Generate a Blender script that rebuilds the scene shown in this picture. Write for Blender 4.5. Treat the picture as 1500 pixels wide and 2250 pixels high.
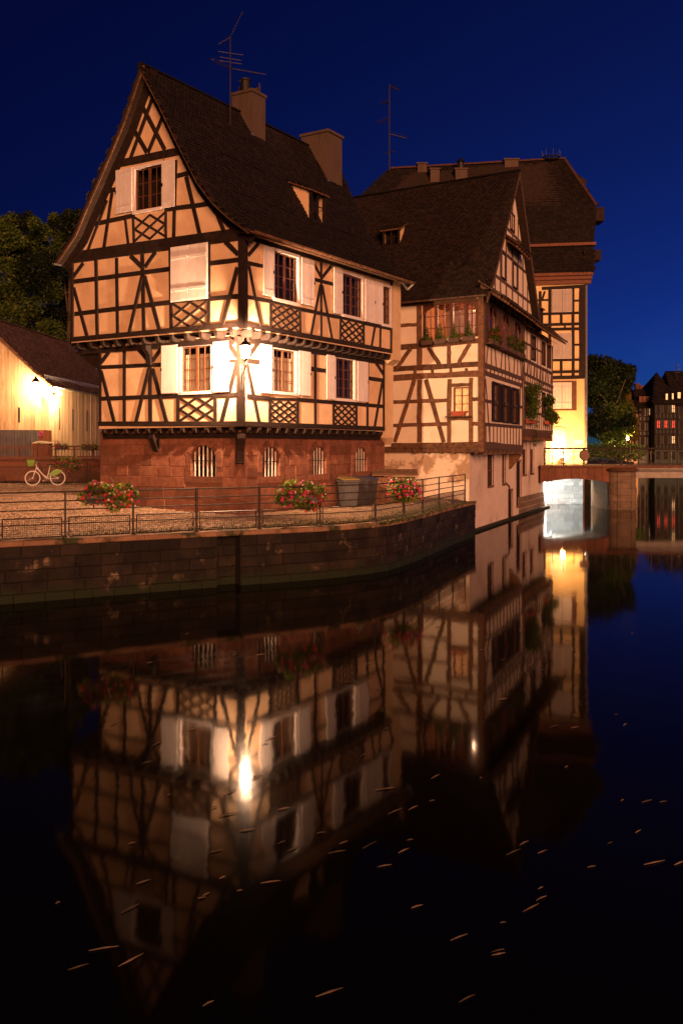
import bpy, math, random
from mathutils import Vector, Matrix
random.seed(7)
R = math.radians
for o in list(bpy.data.objects): bpy.data.objects.remove(o)
SC = bpy.context.scene
COL = SC.collection

# ------------------------------------------------------------------ camera
FPX, HZ, CX, HC = 2140.0, 987.0, 750.0, 3.6      # focal length in px of the 1500x2250 photo, horizon row, centre column, eye height over water
cam = bpy.data.cameras.new('camera'); cam_o = bpy.data.objects.new('camera', cam); COL.objects.link(cam_o)
cam.sensor_fit = 'VERTICAL'; cam.sensor_height = 36; cam.sensor_width = 24
cam.lens = 36 * FPX / 2250
cam.shift_y = (HZ - 1125) / 2250
cam_o.location = (0, 0, HC); cam_o.rotation_euler = (R(90), 0, 0)
cam.clip_start = 0.1; cam.clip_end = 2000
SC.camera = cam_o

# ------------------------------------------------------------------ sky, added warm fill sun, exposure
SUN_EL, SUN_AZ = -4.5, 55.0          # the sun has set to the right of the view (azimuth clockwise from +Y)
world = bpy.data.worlds.new('World'); SC.world = world; world.use_nodes = True
wn = world.node_tree; wn.nodes.clear()
sky = wn.nodes.new('ShaderNodeTexSky'); sky.sky_type = 'NISHITA'; sky.sun_disc = False
sky.sun_elevation = R(SUN_EL); sky.sun_rotation = R(SUN_AZ); sky.altitude = 150
sky.air_density = 0.5; sky.dust_density = 0.3; sky.ozone_density = 6.0
bg = wn.nodes.new('ShaderNodeBackground'); bg.inputs['Strength'].default_value = 1.6
wo = wn.nodes.new('ShaderNodeOutputWorld')
tint = wn.nodes.new('ShaderNodeMix'); tint.data_type = 'RGBA'; tint.blend_type = 'MULTIPLY'; tint.inputs['Factor'].default_value = 1; tint.inputs['B'].default_value = (.32, 1, .9, 1)
wn.links.new(sky.outputs[0], tint.inputs['A']); wn.links.new(tint.outputs['Result'], bg.inputs['Color']); wn.links.new(bg.outputs[0], wo.inputs['Surface'])

sun = bpy.data.lights.new('warm_fill_sun', 'SUN'); sun_o = bpy.data.objects.new('warm_fill_sun', sun); COL.objects.link(sun_o)
sun.energy = 3.5; sun.angle = R(25); sun.color = (1.0, 0.41, 0.20)
FILL_EL, FILL_AZ = 11.0, 166.0       # added sun behind the camera, a warm fill in place of unseen street lamps
_d = Vector((math.sin(R(FILL_AZ)) * math.cos(R(FILL_EL)), math.cos(R(FILL_AZ)) * math.cos(R(FILL_EL)), math.sin(R(FILL_EL))))
sun_o.rotation_euler = (-_d).to_track_quat('-Z', 'Y').to_euler()
sun_o.location = _d * 60

SC.view_settings.view_transform = 'Standard'; SC.view_settings.look = 'None'
SC.view_settings.gamma = 1; SC.view_settings.exposure = 0.22; SC.view_settings.use_curve_mapping = False
SC.render.engine = 'CYCLES'

# ------------------------------------------------------------------ measuring helpers
def ratio(x): return (x - CX) / FPX
def atY(x, y, Y): return Vector((ratio(x) * Y, Y, HC + (HZ - y) / FPX * Y))
def atZ(x, y, z): return atY(x, y, (HC - z) * FPX / (y - HZ))
V2 = lambda a, b: Vector((a, b))
class Plane:                                    # a vertical wall plane: origin, direction along it, outward normal
    def __init__(s, o, d, n):
        s.o = Vector(o[:2]); s.d = Vector(d).normalized(); s.n = Vector(n).normalized()
    def u(s, x):
        r = ratio(x); return (r * s.o.y - s.o.x) / (s.d.x - r * s.d.y)
    def uz(s, x, y):
        u = s.u(x); Y = s.o.y + s.d.y * u
        return (u, HC + (HZ - y) / FPX * Y)
    def z(s, x, y): return s.uz(x, y)[1]
    def pt(s, u, z, out=0.0):
        p = s.o + s.d * u + s.n * out
        return Vector((p.x, p.y, z))
    def off(s, out, along=0.0): return Plane(s.o + s.n * out + s.d * along, s.d, s.n)

# ------------------------------------------------------------------ scene helpers
def tag(o, label=None, cat=None, group=None, kind=None):
    if label: o['label'] = label
    if cat: o['category'] = cat
    if group: o['group'] = group
    if kind: o['kind'] = kind
    return o
def thing(name, loc, label, cat, group=None):
    o = bpy.data.objects.new(name, None); COL.objects.link(o); o.location = loc; o.empty_display_size = .2
    o['_loc'] = list(loc)
    del o['_loc']
    BASE[o.name] = Vector(loc)
    return tag(o, label, cat, group)
BASE = {}
def setparent(o, parent):
    o.parent = parent
    if parent is not None and parent.name in BASE:
        o.matrix_parent_inverse = Matrix.Translation(-BASE[parent.name])
class MB:
    def __init__(s): s.v = []; s.f = []; s.r = []; s.cur = None
    def add(s, vs, fs):
        b = len(s.v); s.v += [tuple(v) for v in vs]; s.f += [tuple(i + b for i in f) for f in fs]
        if s.cur is not None: s.r += [s.cur] * len(fs)
        return s
    def box(s, c, ax, ay, az):                  # centre and three half-axis vectors
        c, ax, ay, az = Vector(c), Vector(ax), Vector(ay), Vector(az)
        vs = [c + ax * i + ay * j + az * k for i in (-1, 1) for j in (-1, 1) for k in (-1, 1)]
        fs = [(0, 1, 3, 2), (4, 6, 7, 5), (0, 4, 5, 1), (2, 3, 7, 6), (0, 2, 6, 4), (1, 5, 7, 3)]
        if ax.cross(ay).dot(az) < 0: fs = [f[::-1] for f in fs]
        return s.add(vs, fs)
    def aabox(s, a, b):
        a, b = Vector(a), Vector(b); c = (a + b) / 2; h = (b - a) / 2
        return s.box(c, (h.x, 0, 0), (0, h.y, 0), (0, 0, h.z))
    def pbox(s, pl, u0, u1, z0, z1, o0, o1):    # box on a wall plane
        c = pl.pt((u0 + u1) / 2, (z0 + z1) / 2, (o0 + o1) / 2)
        return s.box(c, Vector((pl.d.x, pl.d.y, 0)) * (abs(u1 - u0) / 2), Vector((pl.n.x, pl.n.y, 0)) * (abs(o1 - o0) / 2), (0, 0, abs(z1 - z0) / 2))
    def prism(s, pl, poly, o0, o1):             # polygon in (u,z) extruded along the normal
        n = len(poly)
        vs = [pl.pt(u, z, o0) for u, z in poly] + [pl.pt(u, z, o1) for u, z in poly]
        fs = [tuple(range(n)), tuple(range(2 * n - 1, n - 1, -1))] + [(i, i + n, (i + 1) % n + n, (i + 1) % n) for i in range(n)]
        return s.add(vs, fs)
    def tube(s, p0, p1, r, n=6, r1=None):
        p0, p1 = Vector(p0), Vector(p1); d = (p1 - p0)
        if d.length < 1e-6: return s
        d.normalize(); a = d.orthogonal().normalized(); b = d.cross(a); r1 = r if r1 is None else r1
        vs = [p0 + (a * math.cos(2 * math.pi * i / n) + b * math.sin(2 * math.pi * i / n)) * r for i in range(n)] + \
             [p1 + (a * math.cos(2 * math.pi * i / n) + b * math.sin(2 * math.pi * i / n)) * r1 for i in range(n)]
        fs = [(i, (i + 1) % n, (i + 1) % n + n, i + n) for i in range(n)] + [tuple(range(n - 1, -1, -1)), tuple(range(n, 2 * n))]
        return s.add(vs, fs)
    def path(s, pts, r, n=6):
        for a, b in zip(pts[:-1], pts[1:]): s.tube(a, b, r, n)
        return s
    def lathe(s, c, prof, n=12):                # prof: (radius, z) list
        c = Vector(c); vs = []; m = len(prof)
        for r, z in prof:
            for i in range(n):
                a = 2 * math.pi * i / n; vs.append(c + Vector((r * math.cos(a), r * math.sin(a), z)))
        fs = [(j * n + i, j * n + (i + 1) % n, (j + 1) * n + (i + 1) % n, (j + 1) * n + i) for j in range(m - 1) for i in range(n)]
        fs += [tuple(range(n - 1, -1, -1)), tuple(range((m - 1) * n, m * n))]
        return s.add(vs, fs)
    def torus(s, c, ax, R0, r, n=24, k=5):
        c, ax = Vector(c), Vector(ax).normalized(); a = ax.orthogonal().normalized(); b = ax.cross(a); vs = []
        for i in range(n):
            t = 2 * math.pi * i / n; e = a * math.cos(t) + b * math.sin(t)
            for j in range(k):
                q = 2 * math.pi * j / k; vs.append(c + e * (R0 + r * math.cos(q)) + ax * (r * math.sin(q)))
        fs = [(i * k + j, ((i + 1) % n) * k + j, ((i + 1) % n) * k + (j + 1) % k, i * k + (j + 1) % k) for i in range(n) for j in range(k)]
        return s.add(vs, fs)
    def build(s, name, mat, parent=None, smooth=False):
        me = bpy.data.meshes.new(name); me.from_pydata(s.v, [], s.f); me.update()
        if s.r and len(s.r) == len(me.polygons):
            at_ = me.attributes.new('rnd', 'FLOAT', 'FACE'); at_.data.foreach_set('value', s.r)
        if smooth:
            me.polygons.foreach_set('use_smooth', [True] * len(me.polygons))
        if mat: me.materials.append(M[mat] if isinstance(mat, str) else mat)
        o = bpy.data.objects.new(name, me); COL.objects.link(o)
        if parent is not None: setparent(o, parent)
        return o
def copy_tree(o, parent=None):
    c = o.copy(); COL.objects.link(c); c.parent = parent
    for ch in list(o.children): copy_tree(ch, c)
    return c

# ------------------------------------------------------------------ materials
M = {}
def nodes_of(name):
    m = bpy.data.materials.new(name); m.use_nodes = True; M[name] = m
    nt = m.node_tree; b = nt.nodes['Principled BSDF']; return m, nt, b
def pm(name, c1, c2, scale=4, rough=.8, bump=.2, bscale=30, rnd=.0, detail=5, c3=None, c3scale=1.2, c3lo=.55, c3hi=.7, stretch=(1, 1, 1), metal=0, spec=.3, translucent=0, bdist=.02, face=0.0):
    m, nt, b = nodes_of(name); N = nt.nodes.new; L = nt.links.new
    tc = N('ShaderNodeTexCoord'); mp = N('ShaderNodeMapping'); mp.inputs['Scale'].default_value = stretch
    L(tc.outputs['Object'], mp.inputs['Vector'])
    oi = N('ShaderNodeObjectInfo')
    n1 = N('ShaderNodeTexNoise'); n1.inputs['Scale'].default_value = scale; n1.inputs['Detail'].default_value = detail; n1.inputs['Roughness'].default_value = .6
    L(mp.outputs[0], n1.inputs['Vector'])
    r1 = N('ShaderNodeValToRGB'); r1.color_ramp.elements[0].position = .32; r1.color_ramp.elements[1].position = .68
    r1.color_ramp.elements[0].color = (*c1, 1); r1.color_ramp.elements[1].color = (*c2, 1)
    L(n1.outputs['Fac'], r1.inputs['Fac']); out = r1.outputs['Color']
    if c3:
        n3 = N('ShaderNodeTexNoise'); n3.inputs['Scale'].default_value = c3scale; n3.inputs['Detail'].default_value = 8; n3.inputs['Roughness'].default_value = .65
        L(mp.outputs[0], n3.inputs['Vector'])
        r3 = N('ShaderNodeValToRGB'); r3.color_ramp.elements[0].position = c3lo; r3.color_ramp.elements[1].position = c3hi
        L(n3.outputs['Fac'], r3.inputs['Fac'])
        mx = N('ShaderNodeMix'); mx.data_type = 'RGBA'; L(r3.outputs['Color'], mx.inputs['Factor']); L(out, mx.inputs['A']); mx.inputs['B'].default_value = (*c3, 1)
        out = mx.outputs['Result']
    if rnd:
        mr = N('ShaderNodeMapRange'); mr.inputs['To Min'].default_value = 1 - rnd; mr.inputs['To Max'].default_value = 1 + rnd
        L(oi.outputs['Random'], mr.inputs['Value'])
        hs = N('ShaderNodeHueSaturation'); L(mr.outputs[0], hs.inputs['Value']); L(out, hs.inputs['Color']); out = hs.outputs['Color']
    if face:                                     # piece-to-piece variation of tiles, cobbles and leaves
        an = N('ShaderNodeAttribute'); an.attribute_name = 'rnd'
        mr = N('ShaderNodeMapRange'); mr.inputs['To Min'].default_value = 1 - face; mr.inputs['To Max'].default_value = 1 + face
        L(an.outputs['Fac'], mr.inputs['Value'])
        hs = N('ShaderNodeHueSaturation'); L(mr.outputs[0], hs.inputs['Value']); L(out, hs.inputs['Color']); out = hs.outputs['Color']
    if translucent:
        tl_ = N('ShaderNodeBsdfTranslucent'); L(out, tl_.inputs['Color']); ms_ = N('ShaderNodeMixShader'); ms_.inputs[0].default_value = translucent
        L(b.outputs[0], ms_.inputs[1]); L(tl_.outputs[0], ms_.inputs[2]); L(ms_.outputs[0], nt.nodes['Material Output'].inputs['Surface'])
    L(out, b.inputs['Base Color'])
    b.inputs['Roughness'].default_value = rough; b.inputs['Metallic'].default_value = metal
    b.inputs['Specular IOR Level'].default_value = spec
    if bump:
        n2 = N('ShaderNodeTexNoise'); n2.inputs['Scale'].default_value = bscale; n2.inputs['Detail'].default_value = 6
        L(mp.outputs[0], n2.inputs['Vector'])
        bp = N('ShaderNodeBump'); bp.inputs['Strength'].default_value = bump; bp.inputs['Distance'].default_value = bdist
        L(n2.outputs['Fac'], bp.inputs['Height']); L(bp.outputs[0], b.inputs['Normal'])
    return m
def emit(name, col, strength, c2=None, scale=6):
    m, nt, b = nodes_of(name)
    b.inputs['Base Color'].default_value = (*[min(.8, c) for c in col], 1)
    b.inputs['Emission Strength'].default_value = strength
    if c2:
        N = nt.nodes.new; L = nt.links.new
        tc = N('ShaderNodeTexCoord'); n1 = N('ShaderNodeTexNoise'); n1.inputs['Scale'].default_value = scale
        L(tc.outputs['Object'], n1.inputs['Vector']); r1 = N('ShaderNodeValToRGB')
        r1.color_ramp.elements[0].position = .4; r1.color_ramp.elements[1].position = .6
        r1.color_ramp.elements[0].color = (*col, 1); r1.color_ramp.elements[1].color = (*c2, 1)
        L(n1.outputs['Fac'], r1.inputs['Fac']); L(r1.outputs[0], b.inputs['Emission Color'])
    else: b.inputs['Emission Color'].default_value = (*col, 1)
    return m
pm('plaster_cream', (.69, .475, .285), (.76, .55, .35), 1.6, .9, .35, 22, c3=(.51, .33, .185), c3scale=1.1, c3lo=.48, c3hi=.78)
pm('plaster_pale', (.76, .65, .50), (.84, .73, .58), 1.5, .9, .35, 20, c3=(.56, .45, .33), c3scale=.8, c3lo=.56, c3hi=.8)
pm('plaster_yellow', (.72, .53, .27), (.80, .62, .34), 1.2, .9, .3, 18)
pm('plaster_worn', (.66, .53, .40), (.76, .63, .49), 1.5, .92, .5, 14, c3=(.36, .24, .15), c3scale=.75, c3lo=.5, c3hi=.56)
pm('plaster_quay', (.62, .52, .44), (.74, .63, .54), 1.2, .92, .4, 14, c3=(.34, .26, .2), c3scale=.6, c3lo=.52, c3hi=.72)
pm('timber_dark', (.010, .005, .0035), (.024, .012, .008), 5, .75, .5, 28, rnd=.25)
pm('timber_brown', (.10, .048, .024), (.19, .095, .05), 6, .85, .8, 25, rnd=.25, c3=(.05, .025, .014), c3scale=5, c3lo=.5, c3hi=.7)
pm('timber_grey', (.07, .042, .03), (.12, .075, .054), 6, .85, .6, 25, rnd=.2)
pm('wood_red', (.11, .036, .016), (.18, .06, .026), 7, .55, .3, 25, rnd=.15)
pm('white_paint', (.66, .60, .58), (.74, .69, .67), 3, .6, .2, 18, rnd=.06)
pm('shutter_grey', (.42, .36, .33), (.50, .44, .40), 3, .6, .2, 18, rnd=.06)
pm('sash_brown', (.10, .04, .02), (.16, .065, .03), 8, .45, .2, 30)
pm('sandstone', (.13, .048, .028), (.20, .082, .048), 5, .9, .7, 16, rnd=.28, c3=(.23, .115, .07), c3scale=1.6, c3lo=.56, c3hi=.78)
pm('mortar_red', (.15, .066, .04), (.20, .09, .055), 8, .95, .4, 20)
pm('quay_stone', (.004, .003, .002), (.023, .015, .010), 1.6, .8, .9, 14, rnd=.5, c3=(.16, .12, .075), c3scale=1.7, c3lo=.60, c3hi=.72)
pm('quay_mortar', (.010, .008, .006), (.02, .016, .011), 6, .95, .4, 20)
pm('coping', (.20, .115, .07), (.30, .18, .11), 2.5, .85, .5, 18, rnd=.12, c3=(.035, .04, .014), c3scale=1.3, c3lo=.5, c3hi=.6)
pm('moss', (.02, .028, .008), (.05, .06, .015), 6, .95, .8, 30)
pm('pale_rubble', (.44, .41, .36), (.58, .55, .48), 4, .9, .7, 16, rnd=.2)
pm('pier_stone', (.12, .085, .06), (.2, .145, .10), 4, .9, .6, 14, rnd=.2)
pm('arch_stone', (.13, .055, .032), (.20, .09, .055), 4, .9, .6, 14, rnd=.2)
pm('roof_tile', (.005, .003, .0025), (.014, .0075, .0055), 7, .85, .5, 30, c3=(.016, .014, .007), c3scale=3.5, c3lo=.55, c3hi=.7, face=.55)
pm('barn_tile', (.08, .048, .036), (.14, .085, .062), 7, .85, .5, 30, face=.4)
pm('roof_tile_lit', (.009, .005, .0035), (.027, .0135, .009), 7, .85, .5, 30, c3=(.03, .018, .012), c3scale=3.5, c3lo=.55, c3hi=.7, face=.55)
pm('roof_deck', (.02, .011, .008), (.035, .02, .014), 4, .9, .3, 20)
pm('ridge_tile', (.06, .027, .016), (.10, .045, .027), 5, .85, .4, 20, rnd=.25)
pm('chimney_render', (.075, .05, .036), (.125, .085, .062), 2.2, .9, .5, 12, stretch=(1, 1, .25), c3=(.06, .04, .03), c3scale=2.2, c3lo=.5, c3hi=.7)
pm('black_iron', (.012, .011, .011), (.025, .022, .02), 8, .5, .1, 30, metal=.3)
pm('rail_iron', (.035, .028, .024), (.07, .055, .045), 8, .5, .15, 30, metal=.4)
pm('galvanised', (.28, .27, .26), (.38, .37, .36), 8, .4, .1, 30, metal=.7)
pm('copper', (.10, .032, .014), (.16, .055, .024), 6, .5, .1, 20, metal=.2)
pm('bar_white', (.62, .56, .5), (.72, .66, .6), 8, .5, .1, 20)
pm('downpipe', (.58, .42, .25), (.68, .50, .3), 3, .6, .1, 20)
pm('larch_plank', (.46, .32, .19), (.62, .46, .29), 3.5, .8, .5, 18, rnd=.22, stretch=(2, 2, .25), c3=(.34, .16, .06), c3scale=2, c3lo=.55, c3hi=.75)
pm('gate_steel', (.055, .05, .055), (.09, .08, .085), 3, .5, .2, 20, rnd=.15)
pm('cobble', (.25, .17, .11), (.36, .25, .165), 6, .75, .6, 25, c3=(.18, .12, .08), c3scale=1.2, c3lo=.5, c3hi=.7, face=.28)
pm('soil', (.10, .07, .045), (.16, .11, .07), 4, .95, .5, 20, c3=(.05, .06, .02), c3scale=.8, c3lo=.52, c3hi=.62)
pm('grass', (.03, .05, .008), (.07, .085, .02), 8, .9, .3, 30)
pm('leaf_dark', (.008, .018, .003), (.028, .040, .009), 1.6, .6, 0, spec=.4, translucent=.45, face=.5)
pm('leaf_mid', (.045, .085, .012), (.14, .19, .03), 1.5, .6, 0, spec=.4, translucent=.45, face=.5)
pm('leaf_lit', (.12, .20, .02), (.34, .40, .07), 5, .6, 0, spec=.3, translucent=.45, face=.5)
pm('leaf_orange_lit', (.12, .09, .015), (.22, .13, .03), 1.3, .6, 0, translucent=.45, face=.5)  # orange lamplight on the far tree is put into its leaf colour
pm('bark', (.05, .032, .02), (.09, .06, .04), 6, .9, .8, 18)
pm('petal_magenta', (.34, .012, .11), (.55, .03, .22), 12, .6, 0)
pm('petal_red', (.42, .015, .02), (.6, .05, .07), 12, .6, 0)
pm('petal_white', (.7, .62, .6), (.8, .74, .7), 12, .6, 0)
pm('terracotta', (.30, .07, .04), (.40, .11, .06), 6, .8, .3, 20)
pm('plastic_dark', (.03, .028, .03), (.05, .046, .048), 4, .5, .05, 20)
pm('plastic_grey', (.055, .052, .052), (.08, .075, .075), 4, .55, .1, 20)
pm('lid_yellow', (.13, .09, .03), (.18, .125, .04), 4, .5, .05, 20)
pm('lid_blue', (.02, .025, .07), (.03, .035, .10), 4, .5, .05, 20)
pm('bike_white', (.6, .57, .54), (.7, .67, .64), 4, .35, 0, spec=.5)
pm('bike_green', (.14, .30, .05), (.22, .42, .09), 6, .5, .1, 20)
pm('rubber', (.012, .012, .012), (.02, .02, .02), 6, .7, 0)
pm('room_dark', (.02, .013, .009), (.035, .022, .015), 3, .9, 0)
pm('window_wood', (.075, .026, .012), (.12, .042, .02), 7, .5, .3, 25)
pm('room_back', (.26, .17, .16), (.36, .24, .22), 3, .8, .2, 12)
pm('balustrade_iron', (.10, .05, .032), (.16, .08, .05), 8, .6, .15, 30)
pm('room_red', (.36, .15, .07), (.48, .21, .10), 3, .8, .2, 12)
pm('curtain', (.55, .45, .33), (.68, .57, .43), 6, .9, .3, 40, stretch=(3, 3, .6))
pm('teal_wall', (.045, .062, .058), (.07, .09, .08), 2, .9, .3, 12)
pm('grey_wall', (.11, .12, .11), (.16, .17, .15), 2, .9, .3, 12)
pm('sliver', (.04, .03, .018), (.15, .11, .07), 5, .8, 0, rnd=.6)  # for the slivers added in place of blurred debris trails
pm('sign_red', (.5, .02, .02), (.55, .03, .03), 4, .5, 0)
pm('sign_blue', (.03, .05, .35), (.04, .07, .4), 4, .5, 0)
pm('concrete', (.25, .23, .2), (.36, .33, .29), 3, .8, .3, 15)
# algae at the waterline and dark run-off below the coping of the quay stones
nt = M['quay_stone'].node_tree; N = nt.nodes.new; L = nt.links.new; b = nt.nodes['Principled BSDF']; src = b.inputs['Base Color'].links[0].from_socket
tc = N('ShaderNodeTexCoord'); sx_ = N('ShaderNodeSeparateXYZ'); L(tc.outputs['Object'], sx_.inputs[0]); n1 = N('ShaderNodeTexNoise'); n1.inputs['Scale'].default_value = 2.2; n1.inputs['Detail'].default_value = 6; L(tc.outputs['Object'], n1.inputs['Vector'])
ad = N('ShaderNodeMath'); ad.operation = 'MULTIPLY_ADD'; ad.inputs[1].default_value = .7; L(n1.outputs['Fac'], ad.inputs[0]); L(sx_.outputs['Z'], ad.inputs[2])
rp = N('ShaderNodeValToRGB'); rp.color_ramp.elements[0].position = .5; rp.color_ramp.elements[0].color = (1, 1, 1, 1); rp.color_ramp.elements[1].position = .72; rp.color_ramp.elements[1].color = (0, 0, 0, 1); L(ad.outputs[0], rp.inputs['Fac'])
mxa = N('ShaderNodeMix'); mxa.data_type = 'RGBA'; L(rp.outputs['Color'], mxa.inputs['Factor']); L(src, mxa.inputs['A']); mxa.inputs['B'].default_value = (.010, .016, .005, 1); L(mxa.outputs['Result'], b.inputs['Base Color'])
emit('lamp_white', (1.0, .80, .55), 60)
emit('lamp_gold', (1.0, .72, .36), 40)
emit('lamp_cool', (.85, .95, 1.0), 30)
emit('window_warm', (1.0, .45, .16), .9, (.9, .22, .08), 9)
emit('window_red', (1.0, .06, .05), .45, (.35, .02, .02), 3)
emit('window_pale', (1.0, .66, .34), .7, (.4, .2, .08), 2.5)
emit('paper_lantern', (1.0, .55, .25), 3)
# window glass: clear with a fresnel reflection
m, nt, b = nodes_of('glass'); nt.nodes.remove(b)
tr = nt.nodes.new('ShaderNodeBsdfTransparent'); tr.inputs[0].default_value = (.86, .88, .88, 1)
gl = nt.nodes.new('ShaderNodeBsdfGlossy'); gl.inputs['Roughness'].default_value = .03; gl.inputs['Color'].default_value = (.55, .5, .45, 1)
lw_ = nt.nodes.new('ShaderNodeLayerWeight'); lw_.inputs[0].default_value = .5
pw_ = nt.nodes.new('ShaderNodeMath'); pw_.operation = 'POWER'; pw_.inputs[1].default_value = 4; nt.links.new(lw_.outputs['Facing'], pw_.inputs[0])
fr = nt.nodes.new('ShaderNodeMath'); fr.operation = 'MULTIPLY_ADD'; fr.inputs[1].default_value = .4; fr.inputs[2].default_value = .03; nt.links.new(pw_.outputs[0], fr.inputs[0])
mx = nt.nodes.new('ShaderNodeMixShader'); nt.links.new(fr.outputs[0], mx.inputs[0]); nt.links.new(tr.outputs[0], mx.inputs[1]); nt.links.new(gl.outputs[0], mx.inputs[2])
nt.links.new(mx.outputs[0], nt.nodes['Material Output'].inputs['Surface'])
# lantern panes: milky glass lit from inside
m, nt, b = nodes_of('lantern_glass'); nt.nodes.remove(b)
tr = nt.nodes.new('ShaderNodeBsdfTransparent'); em = nt.nodes.new('ShaderNodeEmission'); em.inputs[0].default_value = (1, .80, .52, 1); em.inputs[1].default_value = 9
mx = nt.nodes.new('ShaderNodeMixShader'); mx.inputs[0].default_value = .35; nt.links.new(tr.outputs[0], mx.inputs[1]); nt.links.new(em.outputs[0], mx.inputs[2])
nt.links.new(mx.outputs[0], nt.nodes['Material Output'].inputs['Surface'])
# canal water: near-black body, smooth mirror with slow swell and fine ripple
m, nt, b = nodes_of('water'); N = nt.nodes.new; L = nt.links.new
b.inputs['Base Color'].default_value = (.004, .003, .0015, 1); b.inputs['IOR'].default_value = 1.11
b.inputs['Roughness'].default_value = .05; b.inputs['Specular IOR Level'].default_value = .5
tc = N('ShaderNodeTexCoord'); mp = N('ShaderNodeMapping'); mp.inputs['Scale'].default_value = (1.0, .35, 1); L(tc.outputs['Object'], mp.inputs[0])
mp.inputs['Rotation'].default_value = (0, 0, R(12))
n1 = N('ShaderNodeTexNoise'); n1.inputs['Scale'].default_value = 1.4; n1.inputs['Detail'].default_value = 3; L(mp.outputs[0], n1.inputs['Vector'])
n2 = N('ShaderNodeTexNoise'); n2.inputs['Scale'].default_value = 7; n2.inputs['Detail'].default_value = 2; L(mp.outputs[0], n2.inputs['Vector'])
ma = N('ShaderNodeMath'); ma.operation = 'MULTIPLY_ADD'; ma.inputs[1].default_value = .12; L(n2.outputs['Fac'], ma.inputs[0]); L(n1.outputs['Fac'], ma.inputs[2])
bp = N('ShaderNodeBump'); bp.inputs['Strength'].default_value = .05; bp.inputs['Distance'].default_value = .05; L(ma.outputs[0], bp.inputs['Height']); L(bp.outputs[0], b.inputs['Normal'])

# ------------------------------------------------------------------ building helpers
_bc = [0]
def beam_uz(pl, a, b, w, mat, parent, name='timber', proud=.028, back=-.05, wob=0.055, seg=3):
    """one squared timber lying in a wall plane, from (u,z) to (u,z), front edges chamfered"""
    _bc[0] += 1; proud = proud + (_bc[0] % 23) * .0007
    a, b = Vector(a), Vector(b); d = b - a; Ln = d.length
    if Ln < .02: return None
    d /= Ln; n = Vector((-d.y, d.x)); ch = min(.014, w * .15)
    mb = MB(); rows = []
    for i in range(seg + 1):
        t = i / seg; c = a + d * Ln * t
        w0 = w / 2 * (1 + random.uniform(-wob, wob)); w1 = w / 2 * (1 + random.uniform(-wob, wob)); sh = random.uniform(-wob, wob) * w * .35
        row = []
        for q, o in ((-w0, back), (-w0, proud - ch), (-w0 + ch, proud), (w1 - ch, proud), (w1, proud - ch), (w1, back)):
            p = c + n * (q + sh); row.append(pl.pt(p.x, p.y, o))
        rows.append(row)
    vs = [p for r in rows for p in r]; fs = []
    for i in range(seg):
        for j in range(6):
            fs.append((i * 6 + j, i * 6 + (j + 1) % 6, (i + 1) * 6 + (j + 1) % 6, (i + 1) * 6 + j))
    fs += [tuple(range(5, -1, -1)), tuple(range(seg * 6, seg * 6 + 6))]
    mb.add(vs, fs)
    return mb.build(name, mat, parent)
def beams(pl, lst, w, mat, parent, fat=1.0, **k):
    for e in lst:
        ww = (e[4] if len(e) > 4 else w) * fat
        beam_uz(pl, pl.uz(e[0], e[1]), pl.uz(e[2], e[3]), ww, mat, parent, **k)
def lattice(pl, u0, u1, z0, z1, nx, ny, w, mat, parent):
    """crossed battens filling a rectangle, diagonals through the corners"""
    if u0 > u1: u0, u1 = u1, u0
    W, H = u1 - u0, z1 - z0
    for sgn in (1, -1):
        for k in range(-ny + 1, nx) if sgn < 0 else range(1, nx + ny):
            pts = []                            # nx*s + sgn*ny*t = k
            for s in (0, 1):
                t = (k - nx * s) / (sgn * ny)
                if -1e-6 <= t <= 1 + 1e-6: pts.append((s, t))
            for t in (0, 1):
                s = (k - sgn * ny * t) / nx
                if 1e-6 < s < 1 - 1e-6: pts.append((s, t))
            if len(pts) >= 2:
                p, q = pts[0], pts[-1]
                if math.hypot((p[0] - q[0]) * W, (p[1] - q[1]) * H) > .12:
                    beam_uz(pl, (u0 + p[0] * W, z0 + p[1] * H), (u0 + q[0] * W, z0 + q[1] * H), w, mat, parent, name='lattice_batten', proud=.018 + (.008 if sgn > 0 else 0), seg=1)
def wall_mesh(mb, pl, u0, u1, z0, z1, holes=(), out=0.0, depth=.18, keep=None):
    us = sorted({u0, u1} | {min(max(h[i], u0), u1) for h in holes for i in (0, 1)})
    zs = sorted({z0, z1} | {min(max(h[i], z0), z1) for h in holes for i in (2, 3)})
    for a, b in zip(us[:-1], us[1:]):
        for c, d in zip(zs[:-1], zs[1:]):
            m_, n_ = (a + b) / 2, (c + d) / 2
            if any(h[0] < m_ < h[1] and h[2] < n_ < h[3] for h in holes): continue
            if keep and not keep(m_, n_): continue
            mb.add([pl.pt(a, c, out), pl.pt(b, c, out), pl.pt(b, d, out), pl.pt(a, d, out)], [(0, 1, 2, 3)])
    for h in holes:                              # reveals
        a, b, c, d = h[:4]
        for p, q in (((a, c), (b, c)), ((b, c), (b, d)), ((b, d), (a, d)), ((a, d), (a, c))):
            mb.add([pl.pt(*p, out), pl.pt(*q, out), pl.pt(*q, out - depth), pl.pt(*p, out - depth)], [(0, 1, 2, 3)])
    return mb
def rect(pl, x0, x1, yt, yb):
    """(u0,u1,z0,z1) of a rectangle given by its two columns and the rows of the top and bottom at the first column"""
    a, b = pl.u(x0), pl.u(x1); zt, zb = pl.z(x0, yt), pl.z(x0, yb)
    return (min(a, b), max(a, b), zb, zt)
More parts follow.
